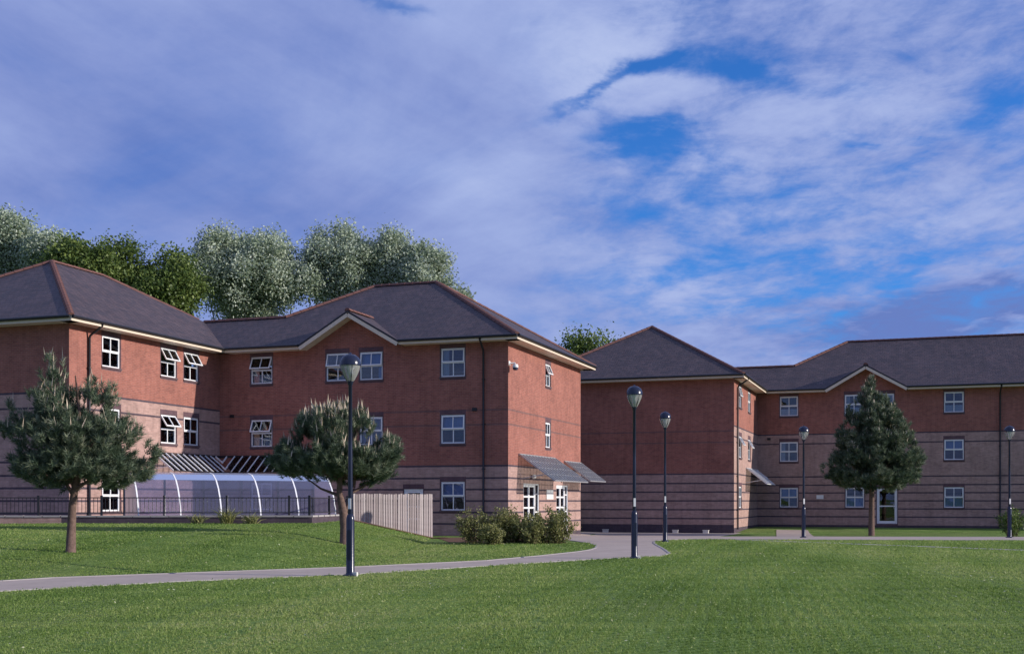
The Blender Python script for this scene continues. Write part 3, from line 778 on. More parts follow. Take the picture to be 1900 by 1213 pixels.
# the front of this wing is red down to the first floor: its wall is rebuilt with the lower cream band
for o in [c for c in farb.children if c.name.startswith('wall')]:
    if abs(o.location.x-QWF[0]) < .01 and abs(o.location.y-QWF[1]) < .01 and abs(o.rotation_euler.z) < .01:
        o.data = wall_face(12.4, -.6, 8.72, 3.2, [], None, .18).mesh('wall', WALL_M)
glazed_door(farb, QF, 0, 8.25, 1.25, 2.28, .1, rails=(.5,))
add_canopy(farb, QW, R(90), 5.0, 10.7, 1.3, 3.6, 2.62, 8, cut1=1.3, bar=.05, hat=False)
wall_board(farb, QF, 0, 4.05, 1.70, .45, .26, 1, 'wall_sign')
# pale boxes along the foot of the walls
def foot_box(X, Y, lab):
    m = MB(); m.box(-.16, .16, -.10, .10, 0, .16); m.box(-.18, .18, -.12, .12, .16, .20)
    o = m.build('ground_box', ['stone_and_sunlit_white'], None, (X, Y, float(gz(X, Y))), UA); tag(o, lab, 'ground box', 'small pale boxes at the foot of the far wall')
for px_, lab in ((1127, 'small pale box at the far brick wall foot, nearest the near block'), (1256, 'small pale box at the far brick wall foot, just right of a lamp post'),
                 (1312, 'small pale box at the far brick wall foot, nearest its right corner')):
    r = (px_-950)/2165; t = (K.x-r*K.y)/(U.x-r*U.y); P = K-U*t-Dv*.45
    foot_box(P.x, P.y, lab)

# ------------------------------------------------------------------ street lamps
def lamp_meshes():
    d = {}
    m = MB(); m.lathe([(.0, 0), (.16, 0), (.16, .03), (.10, .05), (.088, .08), (.088, 1.22), (.075, 1.30), (.05, 1.34)], 18); d['base'] = m.mesh('base', ['navy_paint'], True)
    m = MB(); m.lathe([(.05, 1.34), (.052, 1.36), (.045, 2.8), (.040, 4.12), (.055, 4.13), (.06, 4.17), (.075, 4.20)], 16); d['post'] = m.mesh('post', ['navy_paint'], True)
    m = MB(); m.box(-.045, .045, -.093, -.085, .35, 1.0); d['door'] = m.mesh('access_door', ['navy_paint'])
    m = MB(); m.box(-.03, .03, -.060, -.045, 1.45, 1.68); d['plate'] = m.mesh('number_plate', ['sign_white'])
    m = MB(); m.lathe([(.065, 4.20), (.09, 4.23), (.15, 4.34), (.195, 4.45), (.215, 4.53), (.215, 4.55)], 22); d['bowl'] = m.mesh('lamp_bowl', ['lamp_bowl'], True)
    m = MB(); m.lathe([(.225, 4.535), (.228, 4.56), (.215, 4.64), (.175, 4.72), (.10, 4.775), (.03, 4.79), (.02, 4.82), (0, 4.83)], 22); d['cap'] = m.mesh('cap', ['navy_paint'], True)
    m = MB(); m.lathe([(.03, 4.2), (.03, 4.3), (.06, 4.34), (.06, 4.46), (.10, 4.5), (.10, 4.53)], 12); d['bulb'] = m.mesh('bulb', ['silver_steel'], True)
    m = MB()
    for k in range(4):
        t = k*math.pi/2+.5; m.tube([(.07*math.cos(t), .07*math.sin(t), 4.2), (.155*math.cos(t), .155*math.sin(t), 4.34), (.218*math.cos(t), .218*math.sin(t), 4.54)], .008, 5)
    d['cage'] = m.mesh('cage', ['navy_paint'])
    m = MB(); m.box(.06, .16, -.07, .03, 0, .09); d['foot'] = m.mesh('foot', ['stone_and_sunlit_white'])  # pale box paints in the sunlit side of the base flange
    return d
LM_ = lamp_meshes()
def lamp(px_, Y, lab, sz=1.0, X=None, foot=False):
    X = (px_-950)/2165*Y
    t = thing('street_lamp', lab, 'street lamp', (X, Y, float(gz(X, Y))), random.uniform(-.2, .2), 'navy globe street lamps round the lawn')
    for k, n in (('base', 'base'), ('post', 'post'), ('door', 'access_door'), ('plate', 'number_plate'), ('bowl', 'lamp_bowl'), ('cap', 'cap'), ('bulb', 'bulb'), ('cage', 'lamp_cage')):
        o = link(n, LM_[k], t)
    if foot: link('foot', LM_['foot'], t)  # bright flange side, sunlight put into its pale colour
    t.scale = (1, 1, sz) if sz != 1 else (1, 1, 1)
    return t
lamp(650, 24.7, 'nearest navy street lamp by the path, in front of the middle pine', .98, foot=True)
lamp(1177, 32.07, 'navy street lamp standing at the lawn corner where the path meets the forecourt', .99, foot=True)
lamp(1234, 45.2, 'navy street lamp on the far lawn edge, in front of the blank brick wall', 1.05)
lamp(1491, 50.2, 'slim navy street lamp beside the far path, left of the tall pine')
lamp(1873, 50.0, 'navy street lamp at the right edge of the view, beside the dark shrub')

# ------------------------------------------------------------------ timber fence
A, B = Vector((-6.4, 47.0, 0)), Vector((-3.36, 49.5, 0))
fd = (B-A).normalized(); flen = (B-A).length; fa = math.atan2(fd.y, fd.x)
fence = thing('picket_fence', 'weathered close-board timber fence standing on the sloping edge of the grass bank', 'fence', A, fa)
pm = MB(); pm.box(-.045, .045, -.011, .011, 0, 1.0); pk = pm.mesh('picket', ['fence_wood'])
n = 33
for i in range(n):
    x = flen*(i+.5)/n; P = A+fd*x; zb = float(bankz(P.x, P.y))-.06
    o = link('picket', pk, fence, (x, random.uniform(-.006, .006), zb), 0)
    o.scale = (random.uniform(.93, 1.03), 1, 1.87+random.uniform(-.02, .02)-zb); o.rotation_euler = (0, R(random.uniform(-.5, .5)), 0)
for z in (1.15, 1.65):
    m = MB(); m.box(0, flen, .015, .06, z, z+.08); m.build('rail', ['fence_wood'], fence)
for i in range(4):
    x = .05+(flen-.1)*i/3; P = A+fd*x; zb = float(bankz(P.x, P.y))
    m = MB(); m.box(x-.05, x+.05, .062, .16, min(zb, 1)-.3, 1.84); m.build('post', ['fence_wood'], fence)

# ------------------------------------------------------------------ low wall and railing along the top of the bank
def along(P, Q): 
    P, Q = Vector(P), Vector(Q); d = Q-P; return d.length, math.atan2(d.y, d.x)
WP = [(-26, 41.55, 0), (-7.25, 42.3, 0), (-6.5, 47.0, 0)]
wall_t = thing('low_wall', 'low dark brick wall along the top of the grass bank, under the railing', 'wall', WP[0], 0)
def low_wall(P, Q, mat='dark_brick'):
    L, a = along(P, Q); rel = (P[0]-WP[0][0], P[1]-WP[0][1], 0)
    w = MB()
    def q(pts): w.face(pts, 0, [(p[0]+p[1], p[2]) for p in pts])
    z0, z1, d = .3, 1.0, .2
    q([(0,0,z0),(L,0,z0),(L,0,z1),(0,0,z1)]); q([(0,d,0),(0,d,z1),(L,d,z1),(L,d,0)]); q([(0,0,z0),(0,0,z1),(0,d,z1),(0,d,z0)]); q([(L,0,z0),(L,d,z0),(L,d,z1),(L,0,z1)])
    w.build('brickwork', [mat], wall_t, rel, a)
    ncop = int(L/.62)
    cm = MB(); cm.box(0, .61, -.03, d+.03, z1, z1+.06); cme = cm.mesh('coping_stone', ['edging'])
    for i in range(ncop):
        o = link('coping_stone', cme, wall_t, (rel[0]+math.cos(a)*L*i/ncop, rel[1]+math.sin(a)*L*i/ncop, random.uniform(-.003, .003)), a)
PM = (-16.2, 41.55+.75*(9.8/18.75), 0); low_wall(WP[0], PM, 'cream_brick'); low_wall(PM, WP[1]); low_wall(WP[1], WP[2])  # left stretch in paler brick, standing in for its sunlit look
rail_t = thing('railing', 'black metal railing of thin upright bars on the low wall', 'railing', WP[0], 0)
bar_m = MB(); bar_m.box(-.008, .008, -.008, .008, 1.14, 1.70); bar_me = bar_m.mesh('bar', ['dark_steel'])
post_m = MB(); post_m.box(-.035, .035, -.035, .035, 1.05, 1.76); post_m.box(-.045, .045, -.045, .045, 1.76, 1.78); post_me = post_m.mesh('post', ['dark_steel'])
for P, Q in ((WP[0], WP[1]), (WP[1], WP[2])):
    L, a = along(P, Q); dx, dy = math.cos(a), math.sin(a); rel = Vector((P[0]-WP[0][0]-dy*.1, P[1]-WP[0][1]+dx*.1, 0))
    for z in (1.14, 1.68):
        m = MB(); m.box(0, L, -.02, .02, z, z+.035); m.build('rail', ['dark_steel'], rail_t, rel, a)
    nb = int(L/.14)
    for i in range(nb+1):
        t = L*i/nb
        if i % 16 == 0: link('post', post_me, rail_t, rel+Vector((dx*t, dy*t, 0)), a)
        else: link('bar', bar_me, rail_t, rel+Vector((dx*t, dy*t, 0)), a)

# ------------------------------------------------------------------ bicycle shelter
S0 = Vector((-14.35, 43.75, 0)); SA = R(30)
shel = thing('bike_shelter', 'curved see-through bike shelter with white arched ribs behind the railing', 'bike shelter', S0, SA)
SL = 7.6; nb = 5
PROF = [(.9, 2.50), (.45, 2.62), (0, 2.66), (-.45, 2.58), (-.85, 2.36), (-1.15, 2.05), (-1.36, 1.70), (-1.50, 1.35), (-1.58, 1.0)]
for i in range(nb+1):
    x = SL*i/nb; m = MB()
    for p, q in zip(PROF[:-1], PROF[1:]): m.bar((x, p[0], p[1]), (x, q[0], q[1]), .036, .05, up=(1, 0, 0))
    m.build('rib', ['white_upvc'], shel)
    m = MB(); m.bar((x, .9, 0), (x, .9, 2.5), .07, .07); m.bar((x, -1.5, 0), (x, -1.58, 1.0), .06, .06); m.build('leg', ['dark_steel'], shel)
for i in range(nb):
    m = MB(); x0, x1 = SL*i/nb+.035, SL*(i+1)/nb-.035
    for p, q in zip(PROF[:-1], PROF[1:]): m.face([(x0, p[0], p[1]+.01), (x1, p[0], p[1]+.01), (x1, q[0], q[1]+.01), (x0, q[0], q[1]+.01)])
    m.build('roof_panel', ['polycarbonate'], shel, smooth=True)
for (y, z) in (PROF[0], PROF[3], PROF[-1]):
    m = MB(); m.bar((0, y, z-.03), (SL, y, z-.03), .04, .05); m.build('purlin', ['grey_steel'], shel)
m = MB(); m.face([(.0, p[0], p[1]) for p in PROF]+[(0, -1.5, .4), (0, .9, .4)]); m.build('end_panel', ['polycarbonate'], shel)
m = MB(); m.face([(SL, p[0], p[1]) for p in PROF]+[(SL, -1.5, .4), (SL, .9, .4)]); m.build('end_panel', ['polycarbonate'], shel)
m = MB(); m.face([(0, .93, .4), (SL, .93, .4), (SL, .93, 2.48), (0, .93, 2.48)]); m.build('back_panel', ['polycarbonate'], shel)

# ------------------------------------------------------------------ vegetation
def unit(v): return v/np.maximum(np.linalg.norm(v, axis=-1, keepdims=True), 1e-9)
def lump(P, s, ph):
    return (np.sin(P[:, 0]*s+ph)+np.sin(P[:, 1]*s*1.13+ph*2.1)+np.sin(P[:, 2]*s*1.27+ph*.7)+np.sin((P[:, 0]+P[:, 2])*s*.71+ph*1.3))/4
def sample_blobs(blobs, n, seed, surf=.45, gap=.15, s=2.4):
    g = np.random.default_rng(seed); out = []
    vol = np.array([b[3]*b[4]*b[5] for b in blobs]); vol = vol/vol.sum()
    while sum(map(len, out)) < n:
        k = g.choice(len(blobs), size=n, p=vol); b = np.array(blobs)[k]
        d = unit(g.normal(size=(n, 3))); r = g.random((n, 1))**surf
        P = b[:, :3]+d*r*b[:, 3:6]
        P = P[lump(P, s, seed) > -gap-.25+g.random(len(P))*.2]
        out.append(P)
    return np.concatenate(out)[:n]

def tree_trunk(name, parent, pts, rad, limbs, mat, n=10, seed=1):
    g = np.random.default_rng(seed); m = MB()
    m.tube(pts, rad, n)
    for (p, q, r0) in limbs:
        p, q = Vector(p), Vector(q); mid = (p+q)/2+Vector(g.normal(size=3)*.08)*(q-p).length+Vector((0, 0, -.06*(q-p).length))
        m.tube([p, (p+mid)/2, mid, (mid+q)/2+Vector((0, 0, .01)), q], [r0, r0*.8, r0*.6, r0*.4, r0*.15], 6)
    return m.build(name, [mat], parent, smooth=True)

def needles(P, axis, seed, per=44, ln=(.09, .15), w=.011, shoot=.24):
    g = np.random.default_rng(seed); n = len(P)
    ax = np.repeat(unit(axis), per, 0); base = np.repeat(P, per, 0)+ax*g.uniform(-.5, .5, (n*per, 1))*shoot
    rnd = g.normal(size=(n*per, 3)); side = unit(np.cross(ax, rnd))
    ang = np.radians(g.uniform(25, 65, (n*per, 1)))
    d = ax*np.cos(ang)+side*np.sin(ang); L = g.uniform(*ln, (n*per, 1))
    wv = unit(np.cross(d, g.normal(size=(n*per, 3))))*w/2
    V = np.empty((n*per*3, 3)); V[0::3] = base-wv; V[1::3] = base+wv; V[2::3] = base+d*L
    return V

def trunk_at(tp, lo, q, g):
    z = max(lo, min(tp[-1][2]*.95, lo+(q[2]-lo)*(.35+.3*g.random())))
    a = np.array(tp); return (float(np.interp(z, a[:, 2], a[:, 0])), float(np.interp(z, a[:, 2], a[:, 1])), float(z))
def pine(name, label, base, trunk_pts, rad, limbs, blobs, nshoot, seed, candles=.25, ln=(.10, .17), w=.012, group=None, shape=None, per=46, clen=(.10, .24), surf=.42, scale=1.0, cr=.018, gap=.02):
    t = thing(name, label, 'pine tree', base, 0, group); t.scale = (scale,)*3; lo = min(b[2]-b[5]*.75 for b in blobs)
    P = sample_blobs(blobs, nshoot, seed, surf=surf, gap=gap, s=4.6)
    g = np.random.default_rng(seed+5)
    cen = np.array([np.average([b[0] for b in blobs]), np.average([b[1] for b in blobs]), min(b[2]-b[5]*.3 for b in blobs)])
    ax = unit(P-cen)*.9+np.array([0, 0, .75])+g.normal(size=P.shape)*.35
    tree_trunk('trunk', t, trunk_pts, rad, limbs+[(trunk_at(trunk_pts, lo, P[i*7], g), P[i*7].tolist(), .018) for i in range(min(60, nshoot//8))], 'bark', 12, seed)
    me = np_mesh('crown', needles(P, ax, seed+1, per, ln, w), 3, ['pine_needle'], np.repeat(np.clip(g.random(len(P))**1.4+lump(P, 5.0, seed)*.15, 0, 1), per))
    link('crown', me, t)
    # pale upright candles on outer and upper shoots
    sc = (P[:, 2]-P[:, 2].min())/(np.ptp(P[:, 2])+1e-6)*.7+g.random(len(P))*.6
    sel = P[np.argsort(-sc)[:int(len(P)*candles)]]
    keep = g.random(len(sel)) < .8; sel = sel[keep]; n = len(sel)
    up = unit(np.array([0, 0, 1.0])+g.normal(size=(n, 3))*.16); L = g.uniform(*clen, (n, 1)); b0 = sel+up*.10
    s1 = unit(np.cross(up, g.normal(size=(n, 3)))); s2 = np.cross(up, s1); r = cr
    cs = [b0+s1*r, b0-s1*r*.5+s2*r*.87, b0-s1*r*.5-s2*r*.87]; tip = b0+up*L
    V = np.empty((n*9, 3))
    for k in range(3): V[k*3::9] = cs[k]; V[k*3+1::9] = cs[(k+1) % 3]; V[k*3+2::9] = tip
    c = link('candles', np_mesh('candles', V, 3, ['candle']), t); stuff(c)
    return t

def ray_ground(px_, py_, bank=False):
    lo_, hi_ = 8.0, 90.0
    for _ in range(50):
        Y = (lo_+hi_)/2; X = (px_-950)/2165*Y; z = float(bankz(X, Y)) if bank else float(gz(X, Y))
        if 1.6-(py_-928)*Y/2165 > z: lo_ = Y
        else: hi_ = Y
    return (X, Y, z)
def on_ground(px_, Y, bank=False):
    X = (px_-950)/2165*Y; return (X, Y, float(bankz(X, Y)) if bank else float(gz(X, Y)))
# left pine: ragged leaning crown
b = ray_ground(131, 1024, True)
pine('pine_tree', 'ragged young pine on the grass bank at the left edge of the view', b,
     [(0,0,-.1), (.02,.0,.6), (.05,.0,1.2), (.13,0,1.75), (.22,.0,2.6), (.22,0,3.6), (.1,.05,4.5)], [.135, .11, .10, .09, .065, .04, .015],
     [((.06,0,1.45), (-1.35,.2,3.2), .05), ((.1,0,1.6), (1.6,-.2,2.6), .05), ((.15,0,1.9), (.9,.5,3.4), .045), ((.12,0,1.8), (-.6,-.5,4.4), .05), ((.15,0,2.0), (1.2,.3,3.1), .04)],
     [(.35,0,2.12,1.75,1.4,.58), (.2,0,2.9,1.6,1.3,.75), (-.1,0,3.6,1.2,1.0,.6), (-.5,0,4.4,.38,.4,.75), (.65,0,3.9,.6,.5,.5), (-1.4,0,3.4,.45,.5,.55), (1.85,0,2.35,.45,.5,.45), (-.6,0,2.3,.9,.9,.6)],
     2100, 3, .10, (.13, .20), .017, 'young pines on the lawns', surf=.5, scale=b[1]/29.7, clen=(.18, .34), cr=.02, gap=.16)
# middle pine: broad domed crown, forked trunk
b = ray_ground(640, 1009, True)
pine('pine_tree', 'broad domed pine with a forked trunk behind the nearest street lamp', b,
     [(0,0,-.1), (-.01,0,.5), (-.05,0,.95), (-.16,.0,1.5), (-.12,0,2.3), (-.1,0,3.4)], [.16, .13, .12, .085, .06, .02],
     [((-.03,0,.85), (.28,.1,1.7), .08), ((.2,.05,1.5), (1.2,0,2.4), .05), ((-.15,0,1.4), (-1.4,.1,2.1), .05), ((.25,.1,1.65), (.6,.3,3.0), .05), ((-.12,0,1.6), (-.5,-.4,3.3), .05)],
     [(-.3,0,2.5,1.75,1.3,.75), (-.3,0,3.3,1.15,1.0,.78), (-1.7,0,2.35,.62,.6,.4), (1.0,0,2.5,.62,.7,.68), (.3,0,2.15,1.05,.9,.5), (-1.0,0,2.85,.8,.7,.5), (1.35,0,2.75,.28,.35,.4)],
     2600, 9, .22, (.12, .19), .017, 'young pines on the lawns', clen=(.20, .36), scale=b[1]/33.9, cr=.028, gap=.06)
# far pine: tall dense cone in front of the far block
b = on_ground(1617, 63.5)
pine('pine_tree', 'tall dense conical pine in front of the far brick block gable', b,
     [(0,0,-.1), (0,0,1.2), (.02,0,2.6), (.05,0,5), (.05,0,7.9)], [.17, .15, .13, .09, .02], [],
     [(.2,0,3.3,2.45,2.2,.95), (.15,0,4.4,2.4,2.1,1.1), (.2,0,5.5,2.05,1.9,1.1), (.15,0,6.6,1.5,1.4,.9), (.1,0,7.5,.85,.8,.7), (.05,0,8.2,.35,.35,.4), (2.2,0,4.2,.7,.8,.9), (-2.0,0,3.6,.65,.8,.7)],
     4200, 21, .25, (.18, .29), .030, 'young pines on the lawns', per=34, clen=(.14, .26), surf=.5, cr=.03)

def leaves(P, seed, per, size, spread, asp=.55):
    g = np.random.default_rng(seed); n = len(P)*per
    C = np.repeat(P, per, 0)+g.normal(size=(n, 3))*spread
    d = unit(g.normal(size=(n, 3))); s = unit(np.cross(d, g.normal(size=(n, 3))))
    L = size*g.uniform(.6, 1.3, (n, 1)); W = L*asp
    V = np.empty((n*4, 3)); V[0::4] = C-d*L/2; V[1::4] = C+s*W/2; V[2::4] = C+d*L/2; V[3::4] = C-s*W/2
    return V
def broadleaf(name, label, base, H, blobs, ncl, per, size, spread, seed, mat, bark='pale_bark', cat='tree', group=None, r=.3, s=1.0, gap=.1, limbs=14):
    t = thing(name, label, cat, base, 0, group)
    P = sample_blobs(blobs, ncl, seed, surf=.55, gap=gap, s=s)
    g = np.random.default_rng(seed+3)
    q = P[g.choice(len(P), limbs)]
    lm = [((0, 0, max(.3*H, p[2]*.55)), p.tolist(), r*.35) for p in q]
    tree_trunk('trunk', t, [(0,0,-.2), (0.05,0,H*.25), (-.05,.05,H*.5), (0,0,H*.86)], [r, r*.8, r*.55, r*.12], lm, bark, 9, seed)
    link('crown', np_mesh('crown', leaves(P, seed+1, per, size, spread), 4, [mat], np.repeat(np.clip(np.random.default_rng(seed+9).random(len(P)), 0, 1), per)), t)
    return t
def bgtree(name, label, px_, Y, top_y, wpx, bot_y, seed, mat, ncl, size, shape, group, spread=.40, per=70, s=2.1, gap=.05):
    X = (px_-950)/2165*Y; k = Y/2165
    zt = 1.6+(928-top_y)*k; zb_ = 1.6+(928-bot_y)*k; w = wpx*k/2; h = (zt-zb_)/2; zc = (zt+zb_)/2
    g = np.random.default_rng(seed*7+1); bl = [(0, 0, zc-h*.1, w*.62, w*.62, h*.66)]
    for i in range(34):
        d = unit(g.normal(size=3)); d[2] = abs(d[2])*1.0-.25
        q = g.uniform(.15, .31); e = g.uniform(.55, .82)
        if mat == 'dark_leaf': q *= .8; e *= g.uniform(.9, 1.25)
        bl.append((d[0]*w*e, d[1]*w*e, zc+d[2]*h*e*1.04, w*q*.9, w*q*.9, min(h, w*1.3)*q*1.25))
    return broadleaf(name, label, (X, Y, 0), zt, bl, ncl, per, size, spread, seed, mat, group=group, s=s, gap=gap)
ROUND = [(0,0,0,.8,.85), (-.5,0,-.2,.5,.6), (.5,0,-.15,.5,.62), (.1,0,.5,.5,.5), (-.3,.2,.35,.45,.5), (.35,-.2,.3,.42,.5), (0,-.3,-.5,.7,.5)]
TALL = [(0,0,-.3,.8,.6), (-.35,0,.1,.45,.55), (.3,.2,.2,.45,.6), (0,-.2,.5,.4,.5), (.45,0,-.3,.5,.5), (-.5,0,-.4,.5,.5)]
SG = 'silver-leaved trees behind the near block'
bgtree('silver_tree', 'large round silver-green tree left of centre behind the near block roofs', 462, 90, 396, 270, 640, 31, 'silver_leaf', 1500, .22, ROUND, SG)
bgtree('silver_tree', 'silver-green tree rising behind the gable, just right of the large silver tree', 636, 91, 416, 195, 610, 32, 'silver_leaf', 950, .22, TALL, SG)
bgtree('silver_tree', 'silver-green tree rising over the ridge of the near block, rightmost but one', 725, 92, 416, 175, 610, 33, 'silver_leaf', 950, .22, TALL, SG)
bgtree('silver_tree', 'yellower silver tree at the right end of the tree row, over the near roof ridge', 788, 90, 446, 120, 600, 34, 'silver_leaf', 640, .22, TALL, SG)
bgtree('silver_tree', 'pale silver tree at the left edge of the view, above the roof', 18, 86, 380, 150, 570, 35, 'silver_leaf', 950, .22, TALL, SG)
bgtree('silver_tree', 'small pale silver tree just left of the near roof peak', 88, 84, 428, 80, 540, 36, 'silver_leaf', 540, .21, TALL, SG)
DG = 'dark green trees behind the near block'
bgtree('dark_tree', 'dark green tree just right of the near roof peak', 150, 82, 422, 115, 570, 41, 'dark_leaf', 560, .24, TALL, DG, .46, gap=-.02, s=1.9)
bgtree('dark_tree', 'dark green tree second right of the near roof peak, lower and broken', 218, 83, 436, 120, 590, 42, 'dark_leaf', 520, .24, TALL, DG, .46, gap=-.02, s=1.9)
bgtree('dark_tree', 'dark green tree touching the large silver tree on its left side', 306, 84, 444, 140, 640, 43, 'dark_leaf', 760, .24, ROUND, DG, .46, gap=-.02, s=1.9)
bgtree('leafy_tree', 'sparse bushy treetop showing between the two brick blocks', 1100, 98, 604, 125, 720, 44, 'dark_leaf', 190, .26, ROUND, None, .55, per=40, gap=-.25)
bgtree('leafy_tree', 'small pale treetop just beyond the right hip of the near roof', 848, 93, 528, 60, 640, 45, 'silver_leaf', 150, .3, TALL, None, .4)

# shrubs by the entrance: many upright stems with small leaves
def shrub(label, px_, Y, w, h, seed, mat='olive_leaf', n=260, size=.085, group='shrubs in the bed by the entrance', stems=26, name='shrub'):
    X, Y, Z = on_ground(px_, Y)
    t = thing(name, label, 'shrub', (X, Y, Z), 0, group)
    g = np.random.default_rng(seed); m = MB(); P = []
    for i in range(stems):
        a = g.random()*6.28; r = w*.5*(.3+.7*g.random()); H = h*(.65+.4*g.random())*(1-.25*(r/(w*.5))**2)
        b0 = (math.cos(a)*r*.35, math.sin(a)*r*.35, 0); tip = (math.cos(a)*r, math.sin(a)*r, H)
        mid = ((b0[0]+tip[0])/2*.85, (b0[1]+tip[1])/2*.85, H*.55)
        m.tube([b0, mid, tip], [.012, .008, .003], 5, caps=False)
        for k in range(int(n/stems)):
            u = g.random()**.7; q = np.array(b0)*(1-u)**2+2*np.array(mid)*u*(1-u)+np.array(tip)*u*u
            P.append(q+g.normal(size=3)*.06)
    m.build('stems', ['bark'], t)
    link('foliage', np_mesh('foliage', leaves(np.array(P), seed, 12, size, .07), 4, [mat], np.repeat(g.random(len(P)), 12)), t)
    return t
shrub('leftmost olive shrub in the entrance bed, below the downpipe', 882, 43.2, 1.5, 1.35, 51, n=330)
shrub('tall yellowish shrub at the brick corner of the entrance', 940, 43.6, 1.5, 1.45, 52, n=330)
shrub('olive shrub in front of the nearer entrance door', 986, 42.9, 1.2, 1.05, 53, n=260)
shrub('rightmost olive shrub in the entrance bed, nearest the forecourt', 1036, 43.3, 1.55, 1.3, 54, n=340)
shrub('upright olive shrub squeezed between the tall corner shrub and the entrance door', 962, 43.9, 1.3, 1.2, 57, n=280)
shrub('loose twiggy shrub in front of the far entrance door', 1012, 43.8, 1.3, 1.2, 58, n=280)
shrub('low shrub between the two tallest ones of the entrance bed', 912, 42.3, 1.1, .75, 55, n=200)
shrub('dark green shrub at the right edge, behind the last lamp post', 1878, 56, 1.6, 1.45, 56, 'dark_leaf', 300, .09, None)
def tuft(label, X, Y, seed, h=.7, n=110):
    t0 = float(bankz(X, Y)); g = np.random.default_rng(seed)
    d = unit(np.c_[g.normal(size=(n, 2))*.55, np.ones(n)]); L = h*g.uniform(.5, 1, (n, 1)); b0 = np.c_[g.normal(size=(n, 2))*.09, np.zeros(n)]
    s = unit(np.cross(d, g.normal(size=(n, 3))))*.014; mid = b0+d*L*.6; tip = b0+d*L+np.c_[d[:, :2]*.35*L, -.12*L]
    V = np.empty((n*2*4, 3)); V[0::8] = b0-s; V[1::8] = b0+s; V[2::8] = mid+s*.8; V[3::8] = mid-s*.8; V[4::8] = mid-s*.8; V[5::8] = mid+s*.8; V[6::8] = tip+s*.1; V[7::8] = tip-s*.1
    o = link('grass_clump', np_mesh('grass_clump', V, 4, ['olive_leaf'], np.repeat(g.random(n), 2)), None, (X, Y, t0)); return tag(o, label, 'plant', 'spiky clumps at the railing')
tuft('larger spiky grass clump at the foot of the railing wall', -10.1, 41.4, 61, .8, 130)
tuft('smaller spiky grass clump left of the larger one by the railing wall', -11.1, 41.3, 62, .5, 90)
tuft('spiky grass clump right of the larger one by the railing wall', -9.3, 41.6, 63, .55, 90)

# ------------------------------------------------------------------ grass blades on the mown lawns
def clover():
    g = np.random.default_rng(5); n = 60000
    Y = np.exp(g.uniform(math.log(10.5), math.log(46), n)); X = (g.random(n)*2-1)*(.47*Y+1)
    k = lump(np.c_[X, Y, X*0], 1.3, 4.0)+.9*lump(np.c_[X, Y, X*0], 5.2, 1.7)+g.normal(size=n)*.5 > .12; X, Y = X[k], Y[k]
    hard = inpoly(X, Y, PATH_NEAR+[(2.5, 37.65)]+PATH_FAR[::-1][1:]) | inpoly(X, Y, [(2.1, 31.5)]+LAWN_R+[(45, 60), (0, 60)]+TIP[::-1]) | ((X < -3.36) & (Y > yc(X)-.1)) | ((X >= -3.36) & (Y > 43.5) & (X < 3))
    X, Y = X[~hard], Y[~hard]; n = len(X); bank = (X < -3.36) & (Y > yf(X)); Z = np.where(bank, bankz(X, Y), gz(X, Y))+g.uniform(.02, .05, n)
    nr = unit(np.c_[g.normal(size=(n, 2))*.45, np.ones(n)]); a = unit(np.cross(nr, g.normal(size=(n, 3)))); b = np.cross(nr, a)
    L = (g.uniform(.008, .019, n)*(Y/12)**.7)[:, None]; C = np.c_[X, Y, Z]
    V = np.empty((n*4, 3)); V[0::4] = C-a*L; V[1::4] = C-b*L*.6; V[2::4] = C+a*L; V[3::4] = C+b*L*.6
    t = .2+g.random(n)*.7; t[g.random(n) < .06] = 1.0
    stuff(link('clover', np_mesh('clover', V, 4, ['grass_blade'], t)))
clover()
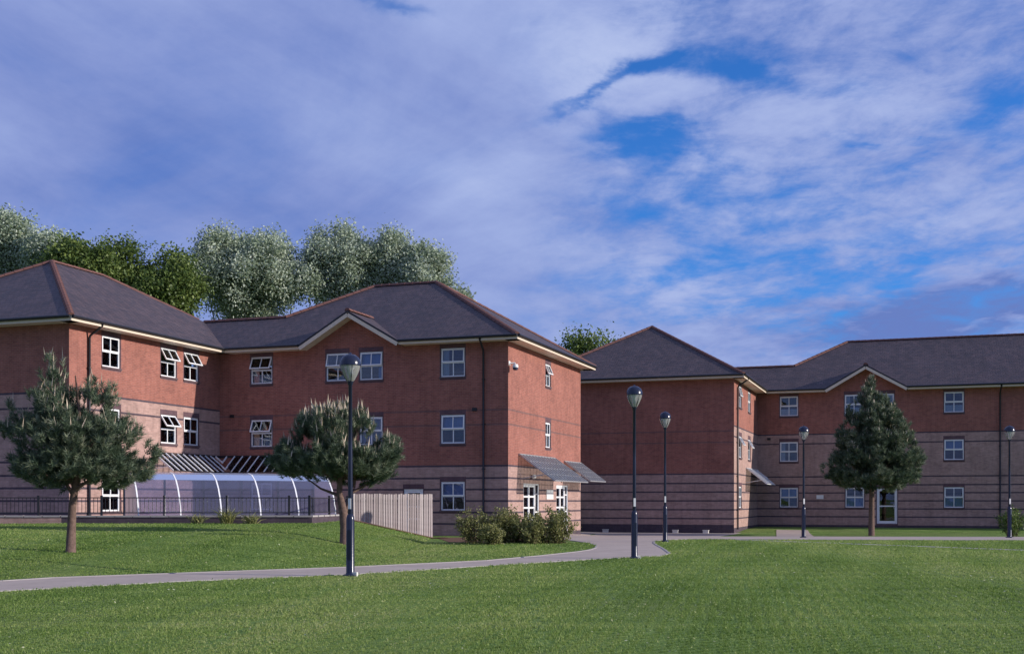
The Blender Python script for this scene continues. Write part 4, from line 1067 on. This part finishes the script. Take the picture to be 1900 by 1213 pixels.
def grass():
    g = np.random.default_rng(77)
    n = 1400000
    Y = np.exp(g.uniform(math.log(10.5), math.log(50), n)); X = (g.random(n)*2-1)*(.53*Y+4.0)
    jx, jy = X, Y; X = X+.07*np.sin(X*31+Y*17)*np.sin(Y*23); Y = Y+.07*np.sin(X*19-Y*29)
    hard = inpoly(X, Y, PATH_NEAR+[(2.5, 37.65)]+PATH_FAR[::-1][1:]) | inpoly(X, Y, [(2.1, 31.5)]+LAWN_R+[(45, 60), (0, 60)]+TIP[::-1])
    hard |= inpoly(X, Y, [(9.0, 47.4), (12.5, 42.6), (16.0, 37.6), (22, 31), (22.3, 31.5), (16.25, 38.1), (12.7, 43.1), (9.25, 47.75)])
    bank = (X < -3.36) & (Y > yf(X))
    hard |= bank & (Y > yc(X)-.05)
    hard |= (X >= -3.36) & (Y > 44) & (X < 3)
    k = ~hard; X, Y, bank = X[k], Y[k], bank[k]; n = len(X)
    Z = np.where(bank, bankz(X, Y), gz(X, Y))
    thin = lump(np.c_[X, Y, X*0], 14.0, .6)+.6*lump(np.c_[X, Y, X*0], 5.0, 2.6)+g.normal(size=n)*.3 > -.30
    X, Y, Z = X[thin], Y[thin], Z[thin]; n = len(X)
    clump = .6+.8*ss(-.4, .8, lump(np.c_[X, Y, X*0], 2.3, 1.1))*g.random(n)
    h = (.022+.03*g.random(n))*clump*(1+.012*(Y-12)); w = .0055*(Y/12)**.85
    lean = g.normal(size=(n, 2))*.55; d = unit(np.c_[lean, np.ones(n)]); th = g.random(n)*np.pi
    s = np.c_[np.cos(th), np.sin(th), np.zeros(n)]*w[:, None]
    b0 = np.c_[X, Y, Z-.004]; V = np.empty((n*3, 3)); V[0::3] = b0-s; V[1::3] = b0+s; V[2::3] = b0+d*h[:, None]
    Q = np.c_[X, Y, X*0]
    tn = .40+.36*lump(Q, .55, 2.2)+.22*lump(Q*[1, 1.6, 1], 1.9, .4)+.30*(g.random(n)-.5)+.10*np.sin((X*.94-Y*.33)*3.3)+.26*lump(Q*[.6, 2.6, 1], 1.6, 3.3)
    stuff(link('grass', np_mesh('grass', V, 3, ['grass_blade'], np.where(g.random(n) < .010, 1.0, np.clip(tn, 0, .93)))))
grass()
